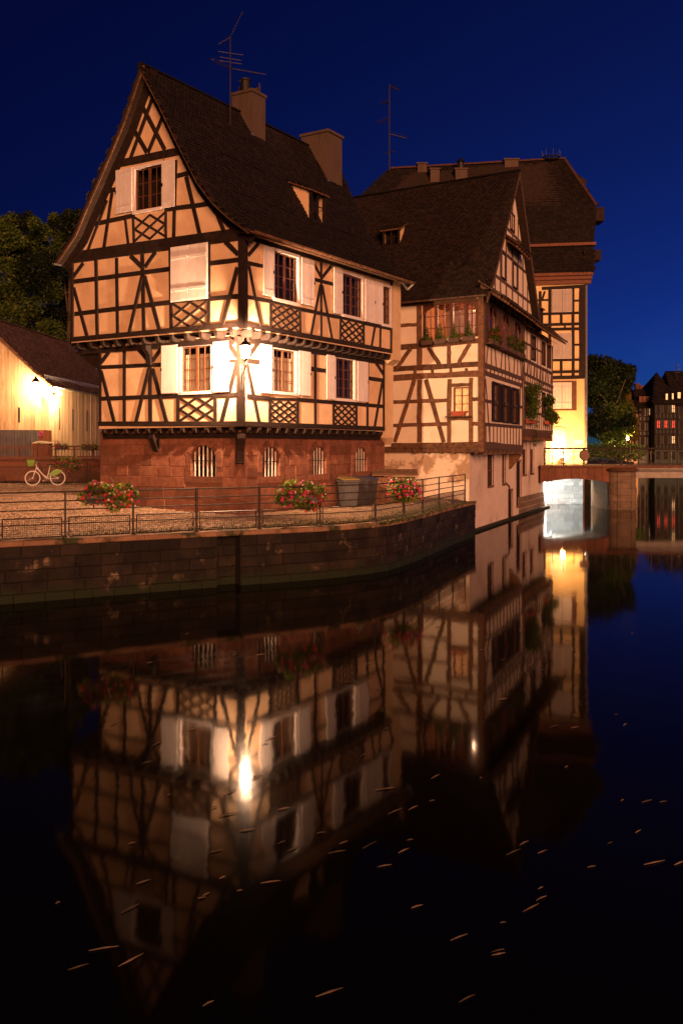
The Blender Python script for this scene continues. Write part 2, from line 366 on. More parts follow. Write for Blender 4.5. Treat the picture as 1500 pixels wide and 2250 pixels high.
def window(pl, r, parent, casing=.10, casing_mat='white_paint', sash_mat='sash_brown', cols=2, rows=4, leaves=2, curtain=False, back='room_dark', label=None, depth=.5, sill=False, arch=False, casing_out=.05):
    """casing, sash bars, panes and the dark room behind; r is the outside of the casing"""
    u0, u1, z0, z1 = r; iu0, iu1, iz0, iz1 = u0 + casing, u1 - casing, z0 + casing, z1 - casing
    mb = MB()
    mb.pbox(pl, u0, iu0, z0, z1, -.04, casing_out); mb.pbox(pl, iu1, u1, z0, z1, -.04, casing_out)
    mb.pbox(pl, iu0, iu1, iz1, z1, -.04, casing_out - .002); mb.pbox(pl, iu0, iu1, z0, iz0, -.04, casing_out + .012)
    win = mb.build('window', casing_mat, parent)
    if label: win['label'] = label
    lw = (iu1 - iu0) / leaves; fr = .05 if lw > .3 else .035
    for k in range(leaves):
        a, b = iu0 + k * lw, iu0 + (k + 1) * lw; mb = MB(); o0, o1 = -.09, -.04
        mb.pbox(pl, a, a + fr, iz0, iz1, o0, o1); mb.pbox(pl, b - fr, b, iz0, iz1, o0, o1)
        mb.pbox(pl, a + fr, b - fr, iz1 - fr, iz1, o0, o1 - .001); mb.pbox(pl, a + fr, b - fr, iz0, iz0 + fr, o0, o1 - .001)
        s = mb.build('sash', sash_mat, win)
        pw, ph = (b - a - 2 * fr) / cols, (iz1 - iz0 - 2 * fr) / rows
        mb = MB()
        for i in range(1, cols): mb.pbox(pl, a + fr + i * pw - .011, a + fr + i * pw + .011, iz0 + fr, iz1 - fr, o0 + .012, o1 - .008)
        for i in range(1, rows): mb.pbox(pl, a + fr, b - fr, iz0 + fr + i * ph - .011, iz0 + fr + i * ph + .011, o0 + .011, o1 - .010)
        if mb.f: mb.build('glazing_bar', sash_mat, win)
        if pw > .12 and parent.get('near'):
            for i in range(cols):
                for j in range(rows):
                    q = MB(); c0, c1 = a + fr + i * pw + .011, a + fr + (i + 1) * pw - .011; d0, d1 = iz0 + fr + j * ph + .011, iz0 + fr + (j + 1) * ph - .011
                    t = random.uniform(-.0025, .0025)
                    q.add([pl.pt(c0, d0, -.066 + t), pl.pt(c1, d0, -.066 - t), pl.pt(c1, d1, -.066 - t), pl.pt(c0, d1, -.066 + t)], [(0, 1, 2, 3)])
                    q.build('pane', 'glass', win)
        else:
            q = MB(); q.add([pl.pt(a + fr, iz0 + fr, -.066), pl.pt(b - fr, iz0 + fr, -.066), pl.pt(b - fr, iz1 - fr, -.066), pl.pt(a + fr, iz1 - fr, -.066)], [(0, 1, 2, 3)])
            q.build('pane', 'glass', win)
    mb = MB()
    a, b, c, d = iu0 - .02, iu1 + .02, iz0 - .02, iz1 + .02
    P = lambda u, z, o: pl.pt(u, z, o)
    mb.add([P(a, c, -depth), P(b, c, -depth), P(b, d, -depth), P(a, d, -depth)], [(0, 1, 2, 3)])
    for p, q in (((a, c), (b, c)), ((b, c), (b, d)), ((b, d), (a, d)), ((a, d), (a, c))):
        mb.add([P(*p, -.1), P(*q, -.1), P(*q, -depth), P(*p, -depth)], [(0, 1, 2, 3)])
    mb.build('room', back, win)
    if curtain:
        for k, (a, b, zt, zb) in enumerate(((iu0 + .02, iu0 + lw * .95, iz1 - .25, iz0 + .03), (iu0 + lw * 1.05, iu1 - .02, iz1 - .25, iz0 + .03))):
            mb = MB(); n = 40; vs = []
            for i in range(n + 1):
                u = a + (b - a) * i / n; o = -.16 + .025 * math.sin(i * 1.1) + .008 * math.sin(i * 2.7)
                vs += [P(u, zb, o), P(u, zt, o * .7 - .05)]
            mb.add(vs, [(2 * i, 2 * i + 2, 2 * i + 3, 2 * i + 1) for i in range(n)]); mb.build('curtain', 'curtain', win, smooth=True)
    if sill:
        MB().pbox(pl, u0 - .05, u1 + .05, z0 - .07, z0 - .002, -.03, .12).build('sill', casing_mat, win)
    return win
def shutter(pl, r, parent, n=2, mat='white_paint', out=.055, hinge_side=None, tilt=0.0, battens=True):
    """board shutter folded flat against the wall: boards, and two cross battens"""
    u0, u1, z0, z1 = r; zz = ((z0 + (z1 - z0) * .2, z0 + (z1 - z0) * .8), (z0 + (z1 - z0) * .12, z0 + (z1 - z0) * .88))[0 if battens else 1]
    bits = []
    for q in zz:                                 # cross battens outside, thin strap hinges on the back
        mb = MB()
        if battens: mb.pbox(pl, u0 + .02, u1 - .02, q - .045, q + .045, out + .028, out + .048)
        else: mb.pbox(pl, u0 + .01, u1 - .01, q - .012, q + .012, out + .024, out + .034)
        bits.append(mb)
    s = bits[0].build('shutter', mat, parent); bits[1].build('batten' if battens else 'strap_hinge', mat, s)
    w = (u1 - u0) / n
    for i in range(n):
        q = MB(); o = out + random.uniform(-.002, .002); g = .004
        q.pbox(pl, u0 + i * w + g, u0 + (i + 1) * w - g, z0 + random.uniform(0, .006), z1 - random.uniform(0, .006), o, o + .028)
        q.build('board', mat, s)
    if not battens: MB().pbox(pl, u1 - .03, u1 + .01, (z0 + z1) / 2 - .05, (z0 + z1) / 2 + .05, out + .02, out + .05).build('shutter_catch', 'black_iron', s)
    return s
def jetty(pl, u0, u1, z, depth, parent, mat, step=.56, h=.24, w=.15, beamh=.2):
    """row of joist ends with rounded undersides carrying the storey above; pl is the upper wall plane"""
    n = max(2, int(round((u1 - u0) / step)))
    for i in range(n):
        u = u0 + (u1 - u0) * (i + .5) / n
        prof = [(-depth - .05, z), (.06, z), (.06, z - h * .45), (.03, z - h * .8), (-.05, z - h), (-depth - .05, z - h * 1.02)]
        vs = [pl.pt(u - w / 2, zz, o) for o, zz in prof] + [pl.pt(u + w / 2, zz, o) for o, zz in prof]
        m = len(prof)
        MB().add(vs, [tuple(range(m)), tuple(range(2 * m - 1, m - 1, -1))] + [(k, k + m, (k + 1) % m + m, (k + 1) % m) for k in range(m)]).build('joist_end', mat, parent)
    MB().add([pl.pt(u0, z - .02, 0.01), pl.pt(u1, z - .02, 0.01), pl.pt(u1, z - .02, -depth - .2), pl.pt(u0, z - .02, -depth - .2)], [(0, 1, 2, 3)]).build('jetty_soffit', mat, parent)
    MB().pbox(pl, u0, u1, z - h - .16, z - h * .9, -depth - .1, -depth + .07).build('bressummer', mat, parent)
def stone_box(mb, pl, u0, u1, z0, z1, o0, o1, ch=.012):
    """a stone with chamfered front edges"""
    j = lambda: random.uniform(-.004, .004)
    vs = [pl.pt(u, z, o0) for u, z in ((u0, z0), (u1, z0), (u1, z1), (u0, z1))]
    vs += [pl.pt(u, z, o1 - ch) for u, z in ((u0, z0), (u1, z0), (u1, z1), (u0, z1))]
    vs += [pl.pt(u + j(), z + j(), o1 + j()) for u, z in ((u0 + ch, z0 + ch), (u1 - ch, z0 + ch), (u1 - ch, z1 - ch), (u0 + ch, z1 - ch))]
    fs = [(8, 9, 10, 11)] + [(i, (i + 1) % 4, (i + 1) % 4 + 4, i + 4) for i in range(4)] + [(i + 4, (i + 1) % 4 + 4, (i + 1) % 4 + 8, i + 8) for i in range(4)]
    return mb.add(vs, fs)
def block_wall(pl, u0, u1, z0, z1, ch, lens, mat, parent, name='stone', gaps=(), o0=-.04, o1=.02, joint=.012, var=.012, zfun=None):
    """courses of separate stones; gaps are (u0,u1,z0,z1) left free"""
    n = max(1, int(round((z1 - z0) / ch))); hh = (z1 - z0) / n; cnt = 0
    for k in range(n):
        a, b = z0 + k * hh, z0 + (k + 1) * hh
        free = [(u0, u1)]
        for g in gaps:
            if g[2] < b - .02 and g[3] > a + .02:
                nf = []
                for p, q in free:
                    if g[1] <= p or g[0] >= q: nf.append((p, q)); continue
                    if g[0] > p: nf.append((p, g[0]))
                    if g[1] < q: nf.append((g[1], q))
                free = nf
        for p, q in free:
            u = p; first = True
            while u < q - .03:
                l = random.uniform(*lens) * (random.uniform(.45, 1) if first else 1); first = False
                if q - (u + l) < lens[0] * .5: l = q - u
                mb = MB(); stone_box(mb, pl, u + joint / 2, u + l - joint / 2, a + joint / 2, b - joint / 2, o0, o1 + random.uniform(-var, var))
                mb.build(name, mat, parent); cnt += 1; u += l
    return cnt
def tile_patch(mb, A, B, C, D, w=.19, ex=.16, lift=.034, thick=.02):
    """plain tiles in rows over the quad A,B (lower edge) C,D (upper edge, C over B)"""
    A, B, C, D = map(Vector, (A, B, C, D)); hgt = ((D - A).length + (C - B).length) / 2; n = max(1, int(round(hgt / ex)))
    nrm = (B - A).cross(D - A); nrm = nrm.normalized() if nrm.length > 1e-6 else (B - A).cross(C - B).normalized()
    if nrm.z < 0: nrm = -nrm
    for r in range(n):
        t0 = r / n; t1 = min(1.0, (r + 1.35) / n)
        P, Q = A.lerp(D, t0), B.lerp(C, t0); ln = (Q - P).length
        if ln < w: continue
        e = (Q - P) / ln; up = (A.lerp(D, t1) - P + B.lerp(C, t1) - Q) / 2; up = up - e * up.dot(e)
        k = int(ln / w); s0 = (w / 2 if r % 2 else 0)
        for i in range(k + 1):
            s = i * w - s0
            if s < -w * .6 or s + w > ln + w * .6: continue
            mb.cur = random.random()
            sag = .018 * math.sin((P.x + P.y + s) * .9) + .016 * math.sin((P.x + P.y) * .3 + s * .37 + P.z * .8)
            c = P + e * (s + w / 2) + nrm * (lift + sag + random.uniform(-.010, .012)); tw = e * (w / 2 - .004); sk = random.uniform(-.008, .008)
            u_ = up * 1.0 - nrm * lift; un = up.normalized()
            v = [c + tw + up - nrm * lift, c - tw + up - nrm * lift, c - tw + un * (.045 + sk), c - tw * .45 + un * (.006 + sk), c + tw * .45 + un * (.006 - sk), c + tw + un * (.045 - sk)]
            v += [p - nrm * (thick + .012) for p in v[2:6]]
            mb.add(v, [(0, 1, 2, 3, 4, 5), (2, 6, 7, 3), (3, 7, 8, 4), (4, 8, 9, 5)])
def slab(mb, A, B, C, D, th):
    A, B, C, D = map(Vector, (A, B, C, D)); n = (B - A).cross(D - A)
    if n.length < 1e-6: n = (C - B).cross(D - C)
    n.normalize(); n = n if n.z > 0 else -n
    t = [A, B, C, D]; b = [p - n * th for p in t]
    return mb.add(t + b, [(0, 1, 2, 3), (7, 6, 5, 4)] + [(i, i + 4, (i + 1) % 4 + 4, (i + 1) % 4) for i in range(4)])
def ridge_row(A, B, parent, mat='ridge_tile', r=.10, step=.38):
    A, B = Vector(A), Vector(B); d = B - A; n = max(1, int(d.length / step)); d /= n
    side = d.cross(Vector((0, 0, 1))).normalized() * r
    mb = MB()
    for i in range(n):
        p = A + d * i; q = A + d * (i + 1.06); z0, z1 = random.uniform(0, .012), .02
        vs = []
        for c, k in ((p, 1.08), (q, .94)):
            for a in range(7):
                t = math.pi * a / 6; vs.append(c + side * (k * math.cos(t)) + Vector((0, 0, r * k * math.sin(t) + z0)))
        mb.add(vs, [(a, a + 1, a + 8, a + 7) for a in range(6)] + [tuple(range(6, -1, -1))])
    o = mb.build('ridge_tiles', mat, parent); o['kind'] = 'stuff'; return o
def leaves(name, blobs, n, size, mat, parent=None, shell=.55, seed=1, squash=1.0, flat=0.0):
    rnd = random.Random(seed); mb = MB(); tot = sum(b[1] ** 2 for b in blobs)
    for c, rad in blobs:
        c = Vector(c)
        for _ in range(int(n * rad * rad / tot)):
            while True:
                d = Vector((rnd.uniform(-1, 1), rnd.uniform(-1, 1), rnd.uniform(-1, 1)))
                if .05 < d.length < 1: break
            d.normalize(); rr = rad * (shell + (1 - shell) * rnd.random() ** .7) * rnd.uniform(.8, 1.12)
            p = c + Vector((d.x * rr, d.y * rr, d.z * rr * squash))
            a = Vector((rnd.uniform(-1, 1), rnd.uniform(-1, 1), rnd.uniform(-.7, .7) * (1 - flat))).normalized()
            b_ = a.cross(Vector((rnd.uniform(-1, 1), rnd.uniform(-1, 1), rnd.uniform(.2, 1)))).normalized()
            s = size * rnd.uniform(.6, 1.3); mb.cur = rnd.random()
            mb.add([p - a * s * .5, p + b_ * s * .32, p + a * s * .55, p - b_ * s * .32], [(0, 1, 2, 3)])
    return mb.build(name, mat, parent)
def clumps(c, rx, ry, rz, n, r0, r1, seed):
    rnd = random.Random(seed); out = []
    for _ in range(n):
        while True:
            d = Vector((rnd.uniform(-1, 1), rnd.uniform(-1, 1), rnd.uniform(-1, 1)))
            if d.length < 1: break
        out.append((Vector(c) + Vector((d.x * rx, d.y * ry, d.z * rz)), rnd.uniform(r0, r1)))
    return out
def trunk(base, top, r, parent, blobs, mat='bark', limbs=7, seed=3):
    rnd = random.Random(seed); mb = MB(); base, top = Vector(base), Vector(top); prev = base; n = 6
    for i in range(n):
        q = base.lerp(top, (i + 1) / n) + Vector((rnd.uniform(-.1, .1), rnd.uniform(-.1, .1), 0)) * r * 4
        mb.tube(prev, q, r * (1 - .75 * i / n), 8, r * (1 - .75 * (i + 1) / n)); prev = q
    for c, rad in rnd.sample(blobs, min(limbs, len(blobs))):
        s = base.lerp(top, rnd.uniform(.4, .9)); m_ = s.lerp(c, .5) + Vector((0, 0, -.3))
        mb.tube(s, m_, r * .35, 6, r * .22); mb.tube(m_, c, r * .22, 5, r * .08)
    return mb.build('trunk', mat, parent, smooth=True)
def point_lamp(name, loc, energy, col, rad, parent=None, spot=None, aim=None, blend=.6):
    l = bpy.data.lights.new(name, 'SPOT' if spot else 'POINT'); l.energy = energy; l.color = col; l.shadow_soft_size = rad
    o = bpy.data.objects.new(name, l); COL.objects.link(o); o.location = loc
    if spot:
        l.spot_size = R(spot); l.spot_blend = blend
        o.rotation_euler = (Vector(aim) - Vector(loc)).to_track_quat('-Z', 'Y').to_euler()
    if parent is not None: setparent(o, parent)
    return o

# ================================================================== THE SETTING
w = MB(); w.add([(-400, -60, 0), (400, -60, 0), (400, 700, 0), (-400, 700, 0)], [(0, 1, 2, 3)])
tag(w.build('canal_water', 'water'), kind='structure')
MB().add([(-420, -70, -2.5), (420, -70, -2.5), (420, 720, -2.5), (-420, 720, -2.5)], [(0, 1, 2, 3)]).build('canal_bed', 'quay_mortar')['kind'] = 'structure'

dL, dR = V2(-.843, .538), V2(.515, .857); dL.normalize(); dR.normalize(); nL, nR = -dR, -dL
C0 = V2(-3.30, 31.7); C1 = C0 + (nL + nR) * .25; C2 = C0 + (nL + nR) * .65
PL0, PL1, PL2 = Plane(C0, dL, nL), Plane(C1, dL, nL), Plane(C2, dL, nL)
PR0, PR1, PR2 = Plane(C0, dR, nR), Plane(C1, dR, nR), Plane(C2, dR, nR)
QZ = 1.45
def smooth(a, b, x): t = min(1, max(0, (x - a) / (b - a))); return t * t * (3 - 2 * t)
def ground_z(X, Y):
    s = (V2(X, Y) - C0).dot(dL)
    return QZ + .01 + .5 * smooth(0, 10, s) * smooth(24, 38, Y)
quay_px = [(-150, 1196), (0, 1189), (144, 1182), (293, 1175), (432, 1168), (570, 1162), (640, 1159), (703, 1156), (765, 1152), (823, 1148), (858, 1142), (887, 1136), (928, 1126), (964, 1116), (994, 1109), (1031, 1101)]
quay = [atZ(x, y, QZ) for x, y in quay_px]
def smooth_path(P, k=3):
    out = []
    for i in range(len(P) - 1):
        a, b, c, d = P[max(0, i - 1)], P[i], P[i + 1], P[min(len(P) - 1, i + 2)]
        for j in range(k):
            t = j / k; out.append(.5 * ((2 * b) + (c - a) * t + (2 * a - 5 * b + 4 * c - d) * t * t + (3 * b - a - 3 * c + d) * t ** 3))
    return out + [P[-1]]
# ground sheet of the quay
far = [Vector((-34 + 38.6 * i / (len(quay) - 1), 47.6 - 1.0 * i / (len(quay) - 1), 0)) for i in range(len(quay))]
g = MB(); n = 26; vs = []
for a, b in zip(quay, far):
    for j in range(n + 1):
        p = a.lerp(b, j / n); vs.append((p.x, p.y, ground_z(p.x, p.y) - .05))
g.add(vs, [(i * (n + 1) + j, (i + 1) * (n + 1) + j, (i + 1) * (n + 1) + j + 1, i * (n + 1) + j + 1) for i in range(len(quay) - 1) for j in range(n)])
ground = tag(g.build('quay_ground', 'soil', smooth=True), kind='structure')
MB().add([(-34, 47.6, 2), (4.6, 46.6, 2), (4.6, 46.6, -2.4), (-34, 47.6, -2.4)], [(0, 1, 2, 3)]).build('bank_face', 'quay_mortar', ground)
# cobbles
def inside_house(X, Y):
    d = V2(X, Y) - C0; return -.02 < d.dot(dL) < 6.35 and -.02 < d.dot(dR) < 9.4
def quay_y(X):
    for a, b in zip(quay[:-1], quay[1:]):
        if a.x <= X <= b.x: return a.y + (b.y - a.y) * (X - a.x) / (b.x - a.x)
    return quay[0].y if X < quay[0].x else 99
cb = MB(); rnd = random.Random(5); row = 0; ang = R(-14)
ca, sa = math.cos(ang), math.sin(ang)
for iy in range(0, 230):
    v = iy * .135; x0 = rnd.uniform(0, .2)
    for ix in range(0, 215):
        u = ix * .165 + x0 + rnd.uniform(-.012, .012)
        X = -25 + u * ca - v * sa * .3; Y = 22 + v + u * sa * .35
        if X > 4.4 or Y > 47.3 or Y < quay_y(X) + .22 or inside_house(X, Y): continue
        if abs(X / Y) > .40 and X < 0: continue
        z = ground_z(X, Y) + rnd.uniform(-.012, .012); hx, hy = .074 + rnd.uniform(-.008, .004), .060 + rnd.uniform(-.006, .004)
        t = rnd.uniform(-.12, .12); c, s = math.cos(t - .1), math.sin(t - .1)
        f = lambda a, b, zz: (X + a * c - b * s, Y + a * s + b * c, zz)
        lo = [f(a, b, z - .05) for a, b in ((-hx, -hy), (hx, -hy), (hx, hy), (-hx, hy))]
        cb.cur = rnd.random()
        hi = [f(a * .84, b * .84, z + rnd.uniform(-.006, .006)) for a, b in ((-hx, -hy), (hx, -hy), (hx, hy), (-hx, hy))]
        cb.add(lo + hi, [(4, 5, 6, 7), (0, 1, 5, 4), (1, 2, 6, 5), (2, 3, 7, 6), (3, 0, 4, 7)])
tag(cb.build('cobblestones', 'cobble', ground), kind='stuff')
# weeds in the joints near the railing and along the wall
wd = MB()
for k in range(5200):
    t = rnd.random(); i = int(t * (len(quay) - 4)) + 2; a = quay[i].lerp(quay[min(i + 1, len(quay) - 1)], rnd.random())
    X, Y = a.x + rnd.uniform(-.3, .3), a.y + .25 + abs(rnd.gauss(0, 1.3)) * (1 if X > -1 else .35)
    if k % 4 == 0: X, Y = rnd.uniform(-15, -9.5), rnd.uniform(44.6, 47.2)
    if inside_house(X, Y) or X > 4.2: continue
    z = ground_z(X, Y) - .02; h = rnd.uniform(.03, .1); dx, dy = rnd.uniform(-.05, .05), rnd.uniform(-.05, .05)
    wd.add([(X - .012, Y, z), (X + .012, Y, z), (X + dx, Y + dy, z + h)], [(0, 1, 2)])
tag(wd.build('weeds', 'grass', ground), kind='stuff')

# quay wall: separate stones in courses, with a shallow recess, coping on top
qw = thing('quay_wall', (quay[3].x, quay[3].y, 0), 'dark mossy stone quay wall rising from the canal below the railing', 'wall')
path = smooth_path(quay, 3); qn = []
for _ in range(6): path = [path[0]] + [(path[i - 1] + path[i] * 2 + path[i + 1]) / 4 for i in range(1, len(path) - 1)] + [path[-1]]
front = []
for i, p in enumerate(path):
    a, b = path[max(0, i - 1)], path[min(len(path) - 1, i + 1)]; t = (b - a).normalized(); nn = Vector((t.y, -t.x, 0)); front.append(p + nn * .22); qn.append(nn)
rx0, rx1 = 476, 530
arc_s = [0.0]
for a, b in zip(front[:-1], front[1:]): arc_s.append(arc_s[-1] + (b - a).length)
def q_at(sv):
    sv = min(max(sv, 0), arc_s[-1] - 1e-4)
    for i in range(len(arc_s) - 1):
        if arc_s[i + 1] >= sv: return front[i].lerp(front[i + 1], (sv - arc_s[i]) / (arc_s[i + 1] - arc_s[i]))
def q_s(px):                                     # arc length where the wall crosses a column of the photo
    lo, hi = 0, arc_s[-1]
    for _ in range(40):
        m_ = (lo + hi) / 2; q = q_at(m_)
        if CX + FPX * q.x / q.y < px: lo = m_
        else: hi = m_
    return lo
def q_plane(s0, s1, rec):
    p, q = q_at(s0), q_at(s1); d = (q - p).normalized(); nn = V2(d.y, -d.x)
    return Plane((p.x - nn.x * rec, p.y - nn.y * rec), (d.x, d.y), (nn.x, nn.y)), (q - p).length
core = MB(); spans = [(0, q_s(rx0), 0), (q_s(rx0), q_s(rx1), .38), (q_s(rx1), arc_s[-1], 0)]; nc_ = 6
for s0, s1, rec in spans:
    k = max(1, int((s1 - s0) / .7))
    for i in range(k):
        pl, Ln = q_plane(s0 + (s1 - s0) * i / k, s0 + (s1 - s0) * (i + 1) / k, rec); core.pbox(pl, -.02, Ln + .02, -1.5, QZ - .16, -.75, -.012)
    for c_ in range(nc_):
        z0, z1 = -.36 + (QZ + .23) * c_ / nc_, -.36 + (QZ + .23) * (c_ + 1) / nc_; sv = s0; first = True
        while sv < s1 - .02:
            l = random.uniform(.45, 1.05) * (random.uniform(.4, 1) if first else 1); first = False
            if s1 - (sv + l) < .3: l = s1 - sv
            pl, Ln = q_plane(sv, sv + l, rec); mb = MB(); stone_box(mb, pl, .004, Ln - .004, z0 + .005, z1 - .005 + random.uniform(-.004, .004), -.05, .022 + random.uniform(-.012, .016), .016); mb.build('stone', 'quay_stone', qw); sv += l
    k = max(1, int(round((s1 - s0) / 1.05)))
    for i in range(k):
        pl, Ln = q_plane(s0 + (s1 - s0) * i / k, s0 + (s1 - s0) * (i + 1) / k, 0)
        mb = MB(); u0, u1 = .003, Ln - .003; zt = QZ + random.uniform(-.006, .006)
        stone_box(mb, pl, u0, u1, QZ - .13, QZ, -.62, .055, .02)
        mb.add([pl.pt(u0, QZ, -.62), pl.pt(u1, QZ, -.62), pl.pt(u1, zt, .04), pl.pt(u0, zt, .04)], [(0, 1, 2, 3)])
        mb.build('coping_stone', 'coping', qw)
core.build('wall_core', 'quay_mortar', qw)
# moss cushions on the coping edge
ms = MB()
for k in range(900):
    i = rnd.randrange(len(front) * 6 // 10, len(front) - 1); p = front[i].lerp(front[i + 1], rnd.random()) - qn[i] * abs(rnd.gauss(0, .06)) + qn[i] * .05
    r_ = rnd.uniform(.015, .05); z = QZ + rnd.uniform(-.07, .006)
    ms.lathe((p.x, p.y, z), [(r_, -.01), (r_ * .8, r_ * .35), (r_ * .2, r_ * .55)], 5)
tag(ms.build('moss', 'moss', qw), kind='stuff')

# ================================================================== HOUSE WITH THE CORNER LANTERN
H1 = thing('half_timbered_house', (C0.x, C0.y, QZ), 'cream timbered house with steep gable, white shutters and red stone base', 'house'); H1['near'] = 1
TD = 'timber_dark'
uL0, uL1, uL2 = PL0.u(221), PL1.u(218), PL2.u(157); uR0, uR1, uR2 = PR0.u(844), PR1.u(843), PR2.u(860)
Z0T, Z1B, Z1T, Z2B, Z2T = 4.12, 4.33, 7.30, 7.42, 10.45
# --- stone base
arches = [(PL0, 420, 477, 978, 1047), (PR0, 575, 614, 981, 1047), (PR0, 684, 716, 981, 1042), (PR0, 778, 806, 983, 1036)]
SUR = .24
gapsL, gapsR, holesL, holesR = [], [], [], []
for pl, x0, x1, yt, yb in arches:
    a, b = sorted((pl.u(x0), pl.u(x1))); xm = (x0 + x1) / 2; zt, zb = pl.z(xm, yt), pl.z(xm, yb)
    g_ = (a - SUR, b + SUR, zb - SUR * .9, zt + SUR * 1.05); (gapsL if pl is PL0 else gapsR).append(g_)
    (holesL if pl is PL0 else holesR).append((a - .02, b + .02, zb - .02, zt + .02))
    wn_ = MB(); k = (b - a) / 2; cu = (a + b) / 2; zs = zt - k * 1.02
    # surround: sill, jambs, voussoirs, spandrels
    def piece(poly, nm='stone', o1=.03): 
        mb = MB(); mb.prism(pl, poly, -.30, o1 + random.uniform(-.006, .006)); mb.build(nm, 'sandstone', H1)
    piece([(g_[0], g_[2]), (g_[1], g_[2]), (g_[1], zb), (g_[0], zb)])
    nj = 3
    for s in (-1, 1):
        for j in range(nj):
            c0, c1 = zb + (zs - zb) * j / nj + .006, zb + (zs - zb) * (j + 1) / nj - .003
            e0, e1 = cu + s * k, cu + s * (k + SUR); piece([(min(e0, e1), c0), (max(e0, e1), c0), (max(e0, e1), c1), (min(e0, e1), c1)])
    nv = 7
    ring = lambda t, rr: (cu + rr * math.cos(t), zs + rr * math.sin(t) * 1.02)
    for j in range(nv):
        t0, t1 = math.pi * j / nv + .012, math.pi * (j + 1) / nv - .012; ro = k + SUR * .96
        piece([ring(t0, k), ring(t0, ro), ring((t0 + t1) / 2, ro), ring(t1, ro), ring(t1, k), ring((t0 + t1) / 2, k)], 'voussoir', .034)
    for s in (-1, 1):
        ro = k + SUR * .98; arc = [ring(math.pi / 2 - s * math.pi / 2 * q / 6, ro) for q in range(7)]
        poly = arc + [(cu + s * (k + SUR), arc[-1][1]), (cu + s * (k + SUR), g_[3]), (cu, g_[3])]
        piece(poly, 'stone', .018)
    # window with white bars
    mb = MB(); mb.add([pl.pt(a - .1, zb - .1, -.45), pl.pt(b + .1, zb - .1, -.45), pl.pt(b + .1, zt + .1, -.45), pl.pt(a - .1, zt + .1, -.45)], [(0, 1, 2, 3)])
    wo_ = mb.build('barred_window', 'room_dark', H1)
    fr_ = MB(); fr_.pbox(pl, cu - .025, cu + .025, zb, zt - .02, -.34, -.28)
    for zz in (zb + (zt - zb) * .35, zb + (zt - zb) * .68): fr_.pbox(pl, a, b, zz - .02, zz + .02, -.335, -.285)
    fr_.build('sash', 'sash_brown', wo_)
    MB().add([pl.pt(a, zb, -.36), pl.pt(b, zb, -.36), pl.pt(b, zt, -.36), pl.pt(a, zt, -.36)], [(0, 1, 2, 3)]).build('pane', 'glass', wo_)
    nb = 6 if pl is PL0 else 5
    for j in range(nb):
        u = a + (b - a) * (j + .6) / (nb + .2); top = zs + math.sqrt(max(0, k * k - (u - cu) ** 2)) * 1.02
        MB().pbox(pl, u - .017, u + .017, zb - .02, top + .03, -.10, -.07).build('bar', 'bar_white', wo_)
    if pl is PL0 or True:
        MB().pbox(pl, a, b, zb + (zt - zb) * .5 - .012, zb + (zt - zb) * .5 + .012, -.068, -.058).build('cross_bar', 'rail_iron', wo_)
zb_ = 1.2
mb = MB(); wall_mesh(mb, PL0, 0, uL0, zb_, Z0T + .1, holesL, out=-.005, depth=.3); wall_mesh(mb, PR0, 0, uR0, zb_, Z0T + .1, holesR, out=-.005, depth=.3)
mb.add([PL0.pt(uL0, zb_), PL0.pt(uL0, Z0T + .1), PL0.pt(uL0, Z0T + .1, -9), PL0.pt(uL0, zb_, -9)], [(0, 1, 2, 3)])
mb.add([PR0.pt(uR0, zb_), PR0.pt(uR0, Z0T + .1), PR0.pt(uR0, Z0T + .1, -6.4), PR0.pt(uR0, zb_, -6.4)], [(0, 1, 2, 3)])
base = mb.build('stone_base_wall', 'mortar_red', H1)
nst = block_wall(PL0, .42, uL0, zb_, Z0T, .36, (.5, .95), 'sandstone', H1, gaps=gapsL, o1=.012)
nst += block_wall(PR0, .36, uR0, zb_, Z0T, .36, (.55, 1.0), 'sandstone', H1, gaps=gapsR, o1=.012)
nq = 8
for k in range(nq):                              # quoins at the corner
    z0, z1 = zb_ + (Z0T - zb_) * k / nq + .006, zb_ + (Z0T - zb_) * (k + 1) / nq - .006
    e = .02; lL, lR = .42 - .006, .36 - .006
    pts = [C0 + (nL + nR) * e, C0 + nL * e + dL * lL, C0 + dL * lL, C0, C0 + dR * lR, C0 + nR * e + dR * lR]
    n = len(pts); vs = [(p.x, p.y, z0) for p in pts] + [(p.x, p.y, z1) for p in pts]
    MB().add(vs, [tuple(range(n - 1, -1, -1)), tuple(range(n, 2 * n))] + [(i, (i + 1) % n, (i + 1) % n + n, i + n) for i in range(n)]).build('quoin', 'sandstone', H1)
# corner console and bracket below the first jetty
for pl, u in ((PL0, PL0.u(346)), ):
    MB().prism(Plane(pl.pt(u, 0).xy + pl.d * .0, (pl.n.x, pl.n.y), (pl.d.x, pl.d.y)), [(0, 4.1), (.34, 4.1), (.34, 3.98), (.10, 3.55), (0, 3.5)], -.11, .11).build('bracket', TD, H1)
_diag = (nL + nR).normalized(); _perp = V2(-_diag.y, _diag.x)
MB().prism(Plane(C0 - _diag * .05, _diag, _perp), [(0, 4.1), (.44, 4.1), (.44, 3.95), (.17, 3.55), (.13, 3.15), (0, 3.1)], -.13, .13).build('corner_bracket', TD, H1)

